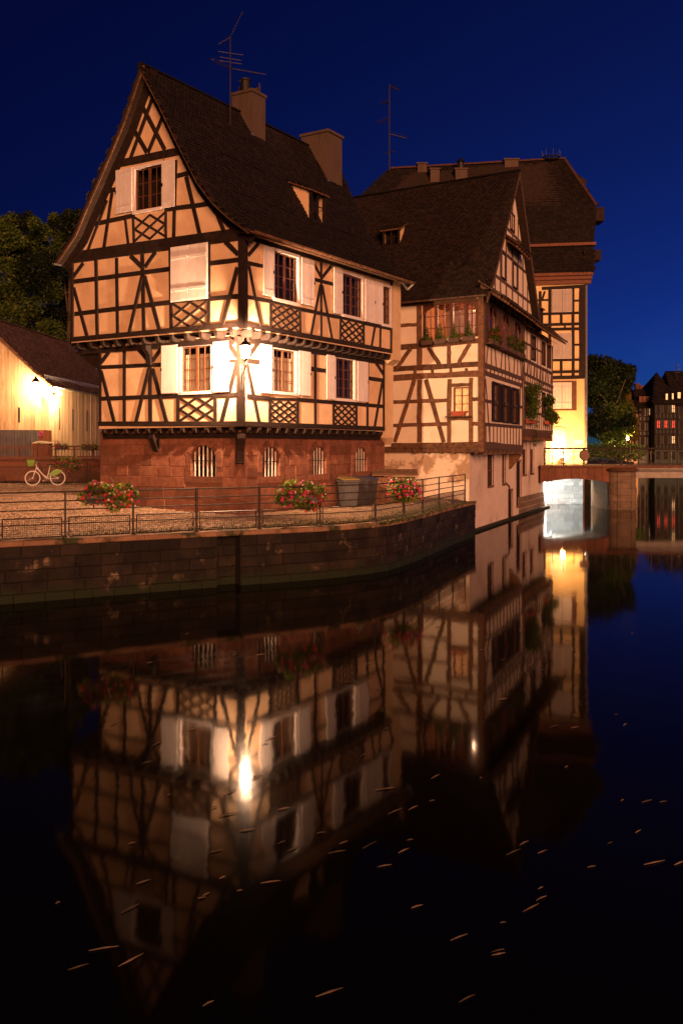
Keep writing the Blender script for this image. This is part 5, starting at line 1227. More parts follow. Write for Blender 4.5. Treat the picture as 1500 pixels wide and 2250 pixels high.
for zz, rr in ((zr_, .035), (zr_ - .22, .02), (zd + .1, .025)): MB().tube((xs[0], YB + .02, zz), (xs[-1], YB + .02, zz), rr, 6).build('rail', 'rail_iron', BR)
for a, b in zip(xs[:-1], xs[1:]):
    mb = MB(); mb.tube((a, YB + .02, zd + .1), (b, YB + .02, zr_ - .22), .014, 4); mb.tube((a, YB + .04, zr_ - .22), (b, YB + .04, zd + .1), .014, 4); mb.torus(((a + b) / 2, YB + .03, (zd + .1 + zr_ - .22) / 2), (0, 1, 0), .1, .014, 12, 4); mb.build('cross_brace', 'rail_iron', BR)
zr_b = zr_
mb = MB(); mb.path([(xs[0], YB + 4, zd + 1), (xs[-1], YB + 4, zd + 1)], .03, 6)
for i in range(16): x = xs[0] + (xs[-1] - xs[0]) * i / 15; mb.tube((x, YB + 4, zd), (x, YB + 4, zd + 1), .025, 5)
mb.build('rear_railing', 'rail_iron', BR)
sg = thing('round_sign', (xs[2] + .05, YB - .06, zd + .5), 'dark round navigation sign fixed to the footbridge railing', 'sign')
MB().tube((xs[2] + .05, YB - .03, zd + .62), (xs[2] + .05, YB - .07, zd + .62), .33, 22).build('disc', 'sash_brown', sg); MB().torus((xs[2] + .05, YB - .07, zd + .62), (0, 1, 0), .31, .025, 22, 5).build('rim', 'rail_iron', sg)
# white lit abutment wall and lamp under the arch
AB = thing('abutment_wall', (ratio(1238) * 65, 65, 0), 'pale rubble abutment under the footbridge, lit white', 'wall')
Pab = Plane((ratio(1188) * 64.4, 64.4), (1, 0), (0, -1)); wA = (ratio(1280) - ratio(1188)) * 64.4
MB().aabox((Pab.o.x - 3, 64.42, -1), (Pab.o.x + wA, 65.8, 2.4)).build('wall_core', 'pale_rubble', AB)
block_wall(Pab, -1, wA, -.2, 2.3, .27, (.3, .7), 'pale_rubble', AB, o1=.03, var=.03, joint=.02)
ul = Vector((12.8, 59.7, 1.58)); UL = thing('spotlight', ul, 'white spotlight fixed under the footbridge arch', 'spotlight')
MB().lathe(ul, [(.08, .0), (.1, .08), (.07, .16)], 10).build('housing', 'black_iron', UL); MB().lathe(ul + Vector((0, .06, -.01)), [(.01, -.03), (.05, -.02), (.05, .02), (.01, .03)], 8).build('lens', 'lamp_cool', UL)
point_lamp('spotlight_light', ul + Vector((0, .15, -.1)), 1700, (.86, .95, 1.0), .08, UL, spot=118, aim=(13.3, 64.4, .9), blend=.5)

# ================================================================== FAR BANK ON THE RIGHT
fb = [(16.6, 74), (22.2, 74), (30, 100), (34, 130), (16.6, 130)]; n = len(fb)
MB().add([(x, y, -1) for x, y in fb] + [(x, y, 2.3) for x, y in fb], [tuple(range(n, 2 * n))] + [(i, (i + 1) % n, (i + 1) % n + n, i + n) for i in range(n)]).build('far_bank', 'quay_stone')['kind'] = 'structure'
def tree(name, label, base, top, blobs, n, size, mats, seed, r=.22, cat='tree', group=None):
    T = thing(name, base, label, cat, group); trunk(base, top, r, T, blobs, seed=seed)
    k = len(mats)
    for i, m_ in enumerate(mats):
        sub = blobs[i::k]; leaves('crown', sub, n // k, size, m_, T, seed=seed + i, shell=.35)
    return T
def px_blobs(lst, Y, dy, seed):
    rnd_ = random.Random(seed); return [(atY(x, y, Y + rnd_.uniform(-dy, dy)), r * Y / FPX) for x, y, r in lst]
rb = [(1300, 800, 22), (1330, 808, 26), (1355, 815, 24), (1380, 815, 17), (1300, 838, 30), (1335, 850, 30), (1368, 845, 22), (1385, 830, 12), (1310, 875, 28), (1290, 820, 15), (1350, 880, 24)]
tree('linden_tree', 'dark leafy tree towering behind the yellow house corner', atY(1330, 1000, 92), atY(1335, 830, 92), px_blobs(rb, 92, 2, 4), 15000, .30, ['leaf_dark'], 11, .3)
rb = [(1315, 925, 30), (1345, 915, 32), (1370, 905, 24), (1300, 940, 22), (1330, 955, 22), (1365, 935, 26), (1380, 925, 16), (1358, 955, 18), (1378, 945, 14)]
tree('young_tree', 'lamp-lit round tree behind the footbridge railing', atY(1356, 1003, 82), atY(1352, 910, 82), px_blobs(rb, 82, 1.6, 5), 11000, .24, ['leaf_dark', 'leaf_mid', 'leaf_mid'], 21, .13)
rb = [(1378, 890, 12), (1384, 905, 13), (1390, 925, 13), (1388, 945, 13), (1376, 870, 10), (1392, 960, 10)]
tree('orange_lit_tree', 'narrow orange-lit tree beside the far houses', atY(1388, 1003, 95), atY(1385, 890, 95), px_blobs(rb, 95, 1, 6), 5000, .26, ['leaf_orange_lit'], 31, .12)
hg = thing('hedge', atY(1345, 1005, 80), 'low lamp-lit hedge behind the footbridge', 'hedge')
leaves('foliage', [(atY(x, 992, 80), .75) for x in range(1290, 1400, 9)], 4200, .16, 'leaf_mid', hg, seed=8)
def street_lamp(x, y, Y, col, mat, energy, label, gz_):
    p = atY(x, y, Y); T = thing('street_lamp', (p.x, Y, gz_), label, 'street lamp')
    MB().tube((p.x, Y, gz_), (p.x, Y, p.z - .25), .06, 8, .04).build('post', 'black_iron', T)
    mb = MB(); mb.lathe(p, [(.2, .2), (.12, .32), (.02, .4)], 8)
    for i in range(4): a_ = math.pi / 2 * i; mb.tube(p + Vector((.09 * math.cos(a_), .09 * math.sin(a_), -.22)), p + Vector((.18 * math.cos(a_), .18 * math.sin(a_), .2)), .012, 4)
    mb.lathe(p, [(.04, -.28), (.1, -.22)], 8); mb.build('lantern_frame', 'black_iron', T)
    MB().lathe(p, [(.02, 0), (.06, .04), (.06, .1), (.03, .18)], 8).build('bulb', mat, T)
    point_lamp('street_lamp_light', p - Vector((0, 0, .13)), energy, col, .12, T); return T
street_lamp(1286, 955, 76, (.85, .95, 1.0), 'lamp_cool', 260, 'cool white street lamp at the yellow house corner', 2.3)
street_lamp(1377, 962, 84, (1.0, .60, .20), 'lamp_gold', 2600, 'golden street lamp among the trees beyond the footbridge', 2.3)
# far houses standing in the water
def far_house(name, label, x0, x1, ye, yr, Y, wall, depth, cols, rows, lit, apex=None, jetties=True, seed=1, hip=.3, group=None):
    rnd_ = random.Random(seed); a, b = atY(x0, ye, Y), atY(x1, ye, Y); W_ = b.x - a.x
    T = thing(name, (a.x + W_ / 2, Y, 0), label, 'house', group); T['near'] = 0
    pl = Plane((a.x, Y), (1, 0), (0, -1)); ze = a.z; zr = HC + (HZ - yr) / FPX * (Y + depth / 2)
    mb = MB(); mb.aabox((a.x, Y, -1), (b.x, Y + depth, ze)); mb.build('wall', wall, T)
    rf = MB(); q = [Vector((a.x - .3, Y - .4, ze - .1)), Vector((b.x + .3, Y - .4, ze - .1)), Vector((b.x - W_ * hip * .3, Y + depth / 2, zr)), Vector((a.x + W_ * hip, Y + depth / 2, zr))]
    slab(rf, *q, .2); rf.add([q[0], q[3], Vector((a.x - .3, Y + depth, ze))], [(0, 1, 2)]); rf.add([q[1], q[2], Vector((b.x + .3, Y + depth, ze))], [(0, 1, 2)]); ro = rf.build('roof', 'roof_tile', T)
    tl = MB(); tile_patch(tl, *q, w=.5, ex=.4); tag(tl.build('roof_tiles', 'roof_tile', ro), kind='stuff')
    fh = (ze - 1.2) / rows
    for j in range(rows):
        z0 = 1.2 + j * fh
        if j > 0:
            for zz in (z0, z0 + fh * .3, z0 + fh * .93): beam_uz(pl, (0, zz), (W_, zz), .16, TD, T, seg=1)
            for i in range(cols * 2 + 1): u = W_ * i / (cols * 2); beam_uz(pl, (min(max(u, .08), W_ - .08), z0), (min(max(u, .08), W_ - .08), z0 + fh), .13, TD, T, seg=1)
            for i in range(cols * 4): u = W_ * (i + .5) / (cols * 4); beam_uz(pl, (u, z0), (u, z0 + fh * .3), .08, TD, T, seg=1)
        for i in range(cols):
            u = W_ * (i + .5) / cols; ww = min(.95, W_ / cols * .5); zz = z0 + fh * .36; r_ = (u - ww / 2, u + ww / 2, zz, zz + fh * .52)
            lm = lit.get((j, i)); f_ = MB(); f_.pbox(pl, r_[0], r_[0] + .08, r_[2], r_[3], 0, .06); f_.pbox(pl, r_[1] - .08, r_[1], r_[2], r_[3], 0, .06); f_.pbox(pl, r_[0], r_[1], r_[3] - .08, r_[3], 0, .058); f_.pbox(pl, r_[0], r_[1], r_[2], r_[2] + .08, 0, .07); f_.pbox(pl, u - .03, u + .03, r_[2], r_[3], .0, .055); f_.pbox(pl, r_[0], r_[1], (r_[2] + r_[3]) / 2 - .03, (r_[2] + r_[3]) / 2 + .03, .0, .05)
            w_ = f_.build('window', 'timber_dark', T); MB().pbox(pl, r_[0] + .02, r_[1] - .02, r_[2] + .02, r_[3] - .02, .002, .03).build('pane', lm or 'room_dark', w_)
    return T, ro, pl, ze, zr
T, ro, pl, ze, zr = far_house('far_house', 'narrow timbered house with grey walls left of the big far house', 1402, 1436, 893, 855, 150, 'grey_wall', 9, 2, 4, {(3, 1): 'window_pale'}, seed=1)
for k, x in enumerate((1404, 1411, 1421)): p = atY(x, 880, 151.5); MB().aabox((p.x - .3, p.y - .8, p.z - .3), (p.x + .3, p.y + .6, p.z + .6)).build('dormer', 'arch_stone', ro)
T, ro, pl, ze, zr = far_house('far_house', 'wide teal-grey timbered house with red lit windows across the water', 1437, 1486, 885, 818, 148, 'teal_wall', 14, 3, 4, {(2, 0): 'window_red', (2, 1): 'window_red', (2, 2): 'window_red', (3, 2): 'window_pale', (1, 2): 'window_pale'}, seed=2, hip=.75)
for x, y, w_ in ((1460, 873, 4), (1473, 872, 3), (1487, 870, 6)):
    p = atY(x, y, 149); wz = w_ / FPX * 149; MB().aabox((p.x - wz / 2, p.y - .8, p.z - .4), (p.x + wz / 2, p.y - .7, p.z + .5)).build('dormer_window', 'window_pale', ro)
ant_p = atY(1485, 830, 152)
T, ro, pl, ze, zr = far_house('far_house', 'darkest far house at the right edge of the picture', 1487, 1560, 888, 815, 148, 'teal_wall', 14, 4, 4, {}, seed=3, hip=.1)
p = atY(1496, 815, 155); MB().aabox((p.x - .9, p.y, p.z - 3), (p.x + .9, p.y + 1.2, p.z)).build('chimney', 'arch_stone', ro)
T, ro, pl, ze, zr = far_house('far_house', 'ochre far house half hidden behind the orange-lit tree', 1372, 1401, 905, 866, 140, 'plaster_yellow', 9, 2, 4, {}, seed=4)
T, ro, pl, ze, zr = far_house('far_house', 'far house with stepped chimneys above the ochre house', 1380, 1428, 900, 856, 165, 'grey_wall', 9, 3, 4, {}, seed=5)
for x, y, hh in ((1400, 842, 3), (1408, 846, 2.6), (1416, 853, 1.5)):
    p = atY(x, y, 168); MB().aabox((p.x - .35, p.y, p.z - hh), (p.x + .35, p.y + .8, p.z)).build('chimney', 'arch_stone', ro)

# ================================================================== LEFT: SMALL BRIDGE, BARN, TREES
MB().aabox((-90, 53.6, -1), (-8.6, 160, 2.85)).build('street', 'coping')['kind'] = 'structure'
YS = 53.0
SB = thing('stone_bridge', (-15, YS, 0), 'red stone bridge with low arch and cast-iron balustrade behind the bicycle', 'bridge')
Ps = Plane((-26, YS), (1, 0), (0, -1))
ac, ar_, az = (ratio(30) * YS + 26), 2.6, HC - (1066 - HZ) / FPX * YS       # arch centre u, half width, crown
nseg = 16; top = 3.0; fm = MB()
for k in range(nseg):
    t0, t1 = math.pi * k / nseg, math.pi * (k + 1) / nseg; p = lambda t: (ac - ar_ * math.cos(t), .35 + 1.55 * math.sin(t))
    a, b = p(t0), p(t1); fm.add([Ps.pt(*a), Ps.pt(*b), Ps.pt(b[0], top), Ps.pt(a[0], top)], [(0, 1, 2, 3)]); fm.add([Ps.pt(*a), Ps.pt(*b), Ps.pt(*b, -5), Ps.pt(*a, -5)], [(0, 1, 2, 3)])
fm.add([Ps.pt(0, -1), Ps.pt(ac - ar_, -1), Ps.pt(ac - ar_, top), Ps.pt(0, top)], [(0, 1, 2, 3)]); fm.add([Ps.pt(ac + ar_, -1), Ps.pt(18.5, -1), Ps.pt(18.5, top), Ps.pt(ac + ar_, top)], [(0, 1, 2, 3)])
fm.build('spandrel_wall', 'mortar_red', SB)
for k in range(11):
    t0, t1 = math.pi * k / 11 + .012, math.pi * (k + 1) / 11 - .012; p = lambda t, e=0: (ac - (ar_ + e) * math.cos(t), .35 + (1.55 + e) * math.sin(t))
    MB().prism(Ps, [p(t0), p(t1), p(t1, .32), p(t0, .32)], -.2, .04).build('voussoir', 'sandstone', SB)
block_wall(Ps, ac + ar_ + .4, 17.6, 1.2, top - .05, .3, (.5, .9), 'sandstone', SB, o1=.012)
MB().pbox(Ps, 0, 18, top - .04, top + .12, -.5, .12).build('cornice', 'sandstone', SB)
# cast-iron balustrade with arcaded balusters
zt, zb = HC + (HZ - 981) / FPX * YS, top + .12
for zz, hh in ((zt, .05), (zb + .06, .04), (zt - .14, .025)): MB().pbox(Ps, 4, 17.8, zz - hh, zz + hh, -.2, -.12).build('balustrade_rail', 'balustrade_iron', SB)
u = 4.3; i = 0
while u < 17.7:
    mb = MB(); wq = .17
    if i % 6 == 0: mb.pbox(Ps, u - .045, u + .045, zb, zt + .03, -.22, -.10)
    mb.tube(Ps.pt(u, zb + .08, -.16), Ps.pt(u, zt - .22, -.16), .014, 5)
    arc_ = [Ps.pt(u + wq / 2 - wq / 2 * math.cos(math.pi * q / 6), zt - .24 + .08 * math.sin(math.pi * q / 6), -.16) for q in range(7)]; mb.path(arc_, .012, 4)
    arc_ = [Ps.pt(u + wq / 2 - wq / 2 * math.cos(math.pi * q / 6), zb + .14 - .05 * math.sin(math.pi * q / 6), -.16) for q in range(7)]; mb.path(arc_, .012, 4)
    mb.build('baluster', 'balustrade_iron', SB); u += wq; i += 1
# barn
YBn = 58.0; bx, bz = ratio(107) * YBn, HC + (HZ - 838) / FPX * YBn
BN = thing('barn', (bx, YBn, 2.85), 'wooden plank barn with tiled roof and steel gate at left edge', 'barn')
apx, apz = ratio(-50) * YBn, HC + (HZ - 690) / FPX * YBn
Pg = Plane((bx, YBn), (-1, 0), (0, -1)); dS = V2(.067, .998); dS.normalize(); Psd = Plane((bx, YBn), dS, (dS.y, -dS.x))
gz_ = 2.85; zgt = HC + (HZ - 945) / FPX * YBn
edge = lambda u: bz + (apz - bz) * u / (bx - apx) if u < bx - apx else apz - (apz - bz) * (u - (bx - apx)) / (bx - apx)
MB().prism(Pg, [(0, gz_), (2 * (bx - apx), gz_), (2 * (bx - apx), bz), (bx - apx, apz - .1), (0, bz - .05)], -.12, -.06).build('wall_core', 'timber_dark', BN)
pw = .2; k = 0
while k * pw < 6.6:
    a, b = k * pw + .006, (k + 1) * pw - .006; o = random.uniform(-.008, .008); z0 = zgt if b > .1 else gz_
    MB().prism(Pg, [(a, z0), (b, z0), (b, edge(b) - .12), (a, edge(a) - .12)], -.05, o).build('plank', 'larch_plank', BN); k += 1
Ln = 16.0; k = 0; MB().pbox(Psd, 0, Ln, gz_, bz - .2, -.2, -.06).build('wall_core', 'timber_dark', BN)
slx = [Psd.u(x) for x in (131, 160, 191)]
while k * .25 < 13:
    a, b = k * .25 + .006, (k + 1) * .25 - .006; o = random.uniform(-.01, .01)
    MB().pbox(Psd, a, b, gz_ - .3, bz - .25, -.05, o).build('plank', 'larch_plank', BN); k += 1
for u in slx: MB().pbox(Psd, u - .05, u + .05, Psd.z(145, 945), Psd.z(145, 897), -.04, .03).build('slit_window', 'black_iron', BN)
MB().pbox(Pg, Pg.u(43) - .05, Pg.u(43) + .05, Pg.z(43, 928), Pg.z(43, 895), -.04, .02).build('slit_window', 'black_iron', BN)
u_a, u_b = Pg.u(86), Pg.u(-120); w_ = .16; u = u_a; k = 0
while u < u_b:
    MB().pbox(Pg, u + .008, u + w_ - .008, gz_, zgt - .03, -.03, .02 + .02 * (k % 2)).build('gate_panel', 'gate_steel', BN); u += w_; k += 1
for k in range(5):
    a = Pg.u(114) + (u_a - Pg.u(114)) * k / 5; b = Pg.u(114) + (u_a - Pg.u(114)) * (k + 1) / 5; MB().pbox(Pg, a + .005, b - .005, gz_, zgt - .02, -.03, .05).build('plank', 'wood_red', BN)
# barn roof
E0, R0_ = Vector((bx, YBn, bz)), Vector((apx, YBn, apz)); ds3 = Vector((dS.x, dS.y, 0)); ov = (E0 - R0_).normalized()
q = [E0 + ov * .35 - ds3 * .25, E0 + ov * .35 + ds3 * 15.7, R0_ + ds3 * 15.7, R0_ - ds3 * .25]
dk = MB(); slab(dk, *[v - Vector((0, 0, .02)) for v in q], .14)
R1_ = Vector((2 * apx - bx, YBn, bz)); slab(dk, R1_ + ds3 * 15.7, R1_ - ds3 * .25, R0_ - ds3 * .25, R0_ + ds3 * 15.7, .14)
rfb = dk.build('roof', 'timber_brown', BN); tl = MB(); tile_patch(tl, *q, w=.24, ex=.19); tag(tl.build('roof_tiles', 'barn_tile', rfb), kind='stuff')
ridge_row(q[3], q[2], rfb, 'barn_tile')
MB().prism(Pg, [(-.28, edge(-.28) - .02), (bx - apx, apz - .02), (bx - apx, apz - .2), (-.28, edge(-.28) - .2)], .18, .24).build('barge_board', 'larch_plank', BN)
mb = MB(); half_gutter(mb, q[0] + Vector((.08, 0, -.08)), q[1] + Vector((.08, 0, -.08)), .08).build('gutter', 'galvanised', BN)
g0 = q[0] + (q[3] - q[0]) * .09; g1 = q[1] + (q[2] - q[1]) * .09                      # snow guard
sgd = MB(); n = 60
for i in range(n + 1): p = g0.lerp(g1, i / n); sgd.tube(p, p + Vector((0, 0, .24)), .012, 4)
for h in (.06, .12, .18, .24): sgd.tube(g0 + Vector((0, 0, h)), g1 + Vector((0, 0, h)), .012, 4)
sgd.build('snow_guard', 'galvanised', BN)
# its lamps
lb = Pg.pt(Pg.u(88), HC + (HZ - 848) / FPX * YBn, .75); BL = thing('wall_lantern', lb, 'lit lantern on an iron bracket on the barn gable', 'lantern')
mb = MB(); hx = lambda r, z: [lb + Vector((r * math.cos(math.pi / 3 * i), r * math.sin(math.pi / 3 * i), z)) for i in range(6)]
b0, t0 = hx(.14, -.3), hx(.26, .18)
for i in range(6): mb.tube(b0[i], t0[i], .012, 4); mb.tube(b0[i], b0[(i + 1) % 6], .012, 4); mb.tube(t0[i], t0[(i + 1) % 6], .014, 4)
mb.lathe(lb + Vector((0, 0, .18)), [(.3, 0), (.26, .05), (.12, .2), (.03, .36)], 6); mb.build('lantern_frame', 'black_iron', BL)
MB().lathe(lb, [(.02, .0), (.06, .04), (.06, .1), (.03, .17)], 10).build('bulb', 'lamp_white', BL)
for i in range(6): MB().add([b0[i], b0[(i + 1) % 6], t0[(i + 1) % 6], t0[i]], [(0, 1, 2, 3)]).build('pane', 'lantern_glass', BL)
mb = MB(); wl = Pg.pt(Pg.u(95), lb.z - .8, .02); mb.path([wl - Vector((0, 0, .3)), wl + Vector((0, -.1, .1)), wl.lerp(lb, .6) + Vector((.05, 0, -.05)), lb + Vector((0, 0, -.42)), lb + Vector((0, 0, -.3))], .028, 6); mb.path([wl + Vector((0, -.05, .35)), lb + Vector((.0, 0, -.45))], .02, 5); mb.build('bracket', 'black_iron', BL)
point_lamp('barn_lantern_light', lb - Vector((0, 0, .14)), 1900, (1.0, .60, .28), .15, BL)
gb = Psd.pt(Psd.u(117), HC + (HZ - 865) / FPX * (YBn + .8), .42); GB = thing('globe_lamp', gb, 'small round lamp on the barn side wall near the corner', 'lamp')
MB().lathe(gb, [(.01, -.12), (.09, -.08), (.12, 0), (.09, .08), (.01, .12)], 12).build('globe', 'lamp_gold', GB, smooth=True); MB().tube(gb, gb - Vector((.42, 0, 0)), .02, 5).build('arm', 'black_iron', GB)
point_lamp('globe_light', gb + Vector((.3, -.1, 0)), 1300, (1.0, .62, .30), .12, GB)
# no-parking sign on the gate post, stone gate pillar
sp = Pg.pt(Pg.u(91), HC + (HZ - 953) / FPX * YBn, .07); NS = thing('no_parking_sign', sp, 'round red and blue no-parking sign on the barn gate', 'sign')
MB().tube(sp, sp - Vector((0, .02, 0)), .13, 20).build('disc', 'sign_blue', NS); MB().torus(sp - Vector((0, .02, 0)), (0, 1, 0), .115, .02, 20, 5).build('ring', 'sign_red', NS); MB().tube(sp + Vector((-.09, -.025, .09)), sp + Vector((.09, -.025, -.09)), .016, 5).build('slash', 'sign_red', NS)
gp = atY(92, 975, 56); GP = thing('stone_pillar', (gp.x, 56, 2.85), 'low round-topped stone pillar in front of the barn gate', 'pillar')
MB().aabox((gp.x - .45, 55.8, 2.85), (gp.x + .45, 56.6, gp.z - .02)).build('shaft', 'sandstone', GP); MB().lathe((gp.x, 56.2, gp.z - .03), [(.62, 0), (.6, .06), (.4, .14), (.1, .18)], 18).build('cap', 'coping', GP)
# white pale fence glimpsed behind the barn roof
PF = thing('picket_fence', atY(205, 850, 78), 'grey picket fence glimpsed between barn roof and house', 'fence')
for k in range(14): p = atY(186 + k * 2.6, 800, 78); MB().aabox((p.x - .03, 78, p.z - 2), (p.x + .03, 78.04, p.z)).build('picket', 'galvanised', PF)
# trees behind the barn
tb = [(10, 520, 35), (55, 520, 40), (30, 560, 45), (80, 545, 35), (20, 610, 50), (70, 600, 45), (10, 660, 40), (60, 660, 45), (40, 490, 22), (95, 510, 22), (-30, 560, 55), (-40, 630, 50), (75, 490, 16), (20, 700, 40), (70, 715, 40), (110, 735, 35), (45, 530, 18), (100, 570, 20), (5, 490, 18), (25, 478, 14), (62, 474, 13)]
tree('maple_tree', 'big leafy green tree behind the barn at left', atY(30, 1000, 76), atY(40, 560, 76), px_blobs(tb, 76, 2.2, 14), 40000, .22, ['leaf_mid', 'leaf_mid', 'leaf_dark'], 41, .35)
tb = [(130, 500, 30), (160, 490, 28), (140, 540, 32), (120, 590, 35), (145, 640, 35), (110, 640, 30), (130, 700, 38), (170, 700, 30), (165, 590, 30), (180, 650, 30), (165, 480, 18), (190, 740, 26), (150, 740, 34), (110, 700, 34), (195, 780, 26), (175, 470, 12), (150, 470, 12), (120, 480, 14), (200, 620, 24), (205, 800, 26), (222, 840, 24), (232, 790, 24), (225, 700, 26)]
tree('dark_tree', 'darker tree right against the left eave of the timbered house', atY(150, 1000, 84), atY(150, 560, 84), px_blobs(tb, 84, 2.2, 15), 36000, .24, ['leaf_dark', 'leaf_dark', 'leaf_mid'], 51, .35)

# ================================================================== RAILINGS
def wire_panel(mb, a, b, z0, z1, step=.05, r=.0035):
    a, b = Vector(a), Vector(b); n = max(2, int((b - a).length / step)); up = Vector((0, 0, 1))
    for i in range(1, n): p = a.lerp(b, i / n); mb.tube(Vector((p.x, p.y, p.z + z0)), Vector((p.x, p.y, p.z + z1)), r, 3)
    m_ = max(2, int((z1 - z0) / step))
    for j in range(1, m_): h = up * (z0 + (z1 - z0) * j / m_); mb.tube(a + h, b + h, r, 3)
def railing(T, posts, heights, H, panel=(.04, .50), thick=(), r=.016):
    up = Vector((0, 0, 1))
    for i, p in enumerate(posts):
        mb = MB(); rr = .036 if i in thick else .026
        mb.tube(p - up * .02, p + up * (H + .02), rr, 8); mb.lathe(p, [(.07, -.01), (.07, .02), (.035, .06)], 8); mb.build('post', 'rail_iron', T)
    for a, b in zip(posts[:-1], posts[1:]):
        for h in heights: MB().tube(a + up * h, b + up * h, r if h < H - .01 else r * 1.2, 6).build('rail', 'rail_iron', T)
        d = (b - a).normalized(); p, q = a + d * .09, b - d * .09
        mb = MB(); mb.path([p + up * panel[0], q + up * panel[0], q + up * panel[1], p + up * panel[1], p + up * panel[0]], .017, 5)
        for e, f in ((a, p), (b, q)): mb.tube(e + up * .14, f + up * .14, .012, 5); mb.tube(e + up * .40, f + up * .40, .012, 5)
        fr_ = mb.build('panel_frame', 'rail_iron', T)
        wm = MB(); wire_panel(wm, p, q, panel[0], panel[1]); wm.build('wire_mesh', 'rail_iron', fr_)
QR = thing('quay_railing', quay[3], 'dark iron railing with wire mesh panels along the quay edge', 'railing')
posts = [atZ(x, y, QZ) for x, y in ((-150, 1196), (-3, 1189), (144, 1182), (293, 1175), (432, 1168), (570, 1162), (703, 1156), (823, 1148), (887, 1136), (928, 1126), (964, 1116), (994, 1109), (1021, 1103))]
railing(QR, posts, (1.12, .90, .69, .345), 1.12, thick=(4, 5))
BRL = thing('bank_railing', atZ(90, 1062, 1.95), 'short iron railing behind the white bicycle', 'railing')
posts2 = []
for x in (-80, -20, 88, 193, 240): p = atY(x, 1062, 47.0); p.z = ground_z(p.x, p.y); posts2.append(p)
railing(BRL, posts2, (1.12,), 1.12, panel=(.05, .78), thick=(1, 2, 3, 4))

# ================================================================== FLOWERS
def flower_box(name, label, c, w_, h_, dpt, n, group=None, along=(1, 0), seed=1, lit=True, parent=None, nf=1.0):
    c = Vector(c); A = Vector((*along, 0)).normalized(); B = Vector((-A.y, A.x, 0)); T = thing(name, c - Vector((0, 0, h_ * .3)), label, 'flowers', group); rnd_ = random.Random(seed)
    MB().box(c - Vector((0, 0, h_ * .12)), A * (w_ * .36), B * .12, (0, 0, .10)).build('planter', 'plastic_dark', T)
    hk = MB()
    for s in (-.25, .25): hk.tube(c + A * (w_ * s) + Vector((0, 0, -.3)), c + A * (w_ * s) + Vector((0, 0, -.02)), .012, 5)
    hk.build('hook', 'black_iron', T)
    bl = []
    for i in range(46):
        s = rnd_.uniform(-.46, .46); top_ = math.sqrt(max(.1, 1 - (s / .55) ** 2))
        bl.append((c + A * (w_ * s) + B * rnd_.uniform(-dpt, dpt) * .4 + Vector((0, 0, rnd_.uniform(-.34, .36) * h_ * top_)), h_ * rnd_.uniform(.16, .30)))
    leaves('foliage', bl[::2], n, .075, 'leaf_mid', T, shell=.5, seed=seed)
    leaves('foliage', bl[1::2], n, .07, 'leaf_lit', T, shell=.5, seed=seed + 1)
    for k, (m_, cnt) in enumerate((('petal_magenta', 110), ('petal_red', 80), ('petal_white', 70))):
        f_ = MB()
        for i in range(int(cnt * nf)):
            b_, r_ = rnd_.choice(bl); d = Vector((rnd_.uniform(-1, 1), rnd_.uniform(-1, .4), rnd_.uniform(-1, .9))).normalized(); p = b_ + d * r_ * rnd_.uniform(.95, 1.18)
            s = (.042 if m_ != 'petal_white' else .026) * rnd_.uniform(.7, 1.2); nrm = (d + Vector((0, -.5, 0))).normalized(); a_ = nrm.orthogonal().normalized(); e_ = nrm.cross(a_)
            for q in range(5):
                t = 2 * math.pi * q / 5; t1, t2 = t - .5, t + .5
                f_.add([p, p + (a_ * math.cos(t1) + e_ * math.sin(t1)) * s * .8 + nrm * s * .25, p + (a_ * math.cos(t) + e_ * math.sin(t)) * s * 1.15 + nrm * s * .3, p + (a_ * math.cos(t2) + e_ * math.sin(t2)) * s * .8 + nrm * s * .25], [(0, 1, 2, 3)])
        f_.build('blossom', m_, T)
    tw = MB()
    for i in range(26):
        b_, r_ = rnd_.choice(bl); p = b_ + Vector((0, 0, r_ * .5)); tw.path([p, p + Vector((rnd_.uniform(-.08, .08), 0, .14)), p + Vector((rnd_.uniform(-.16, .16), 0, .26)) * 1.0], .004, 3)
    tag(tw.build('stem', 'leaf_lit', T), kind='stuff')
    return T
def on_rail(x, y): 
    b = min(posts, key=lambda p: abs(CX + FPX * p.x / p.y - x)); return atY(x, y, b.y - .12)
pA = on_rail(238, 1090); flower_box('flower_box', 'large magenta and red petunia box at left on the quay railing', pA, 1.42, .72, .3, 3400, seed=3, along=(1, .06))
pB = on_rail(663, 1088); flower_box('flower_box', 'yellow-green flower box hanging mid railing before the arched windows', pB, 1.22, .80, .3, 3400, seed=5, along=(1, .1))
pC = on_rail(888, 1076); flower_box('flower_box', 'small round flower basket on the railing by the shed', pC, .92, .80, .3, 2600, seed=9, along=(.9, .4))
flower_box('flower_box', 'dark red flower box hanging behind the bicycle', atY(150, 1020, 46.9), 1.15, .75, .3, 1800, seed=12, nf=.6)
flower_box('flower_box', 'flower box on the balustrade nearest the barn gate', atY(135, 982, 52.8), .75, .36, .25, 700, seed=14, nf=.35)
flower_box('flower_box', 'flower box on the balustrade against the house', atY(197, 982, 52.8), .85, .40, .25, 800, seed=15, nf=.4)

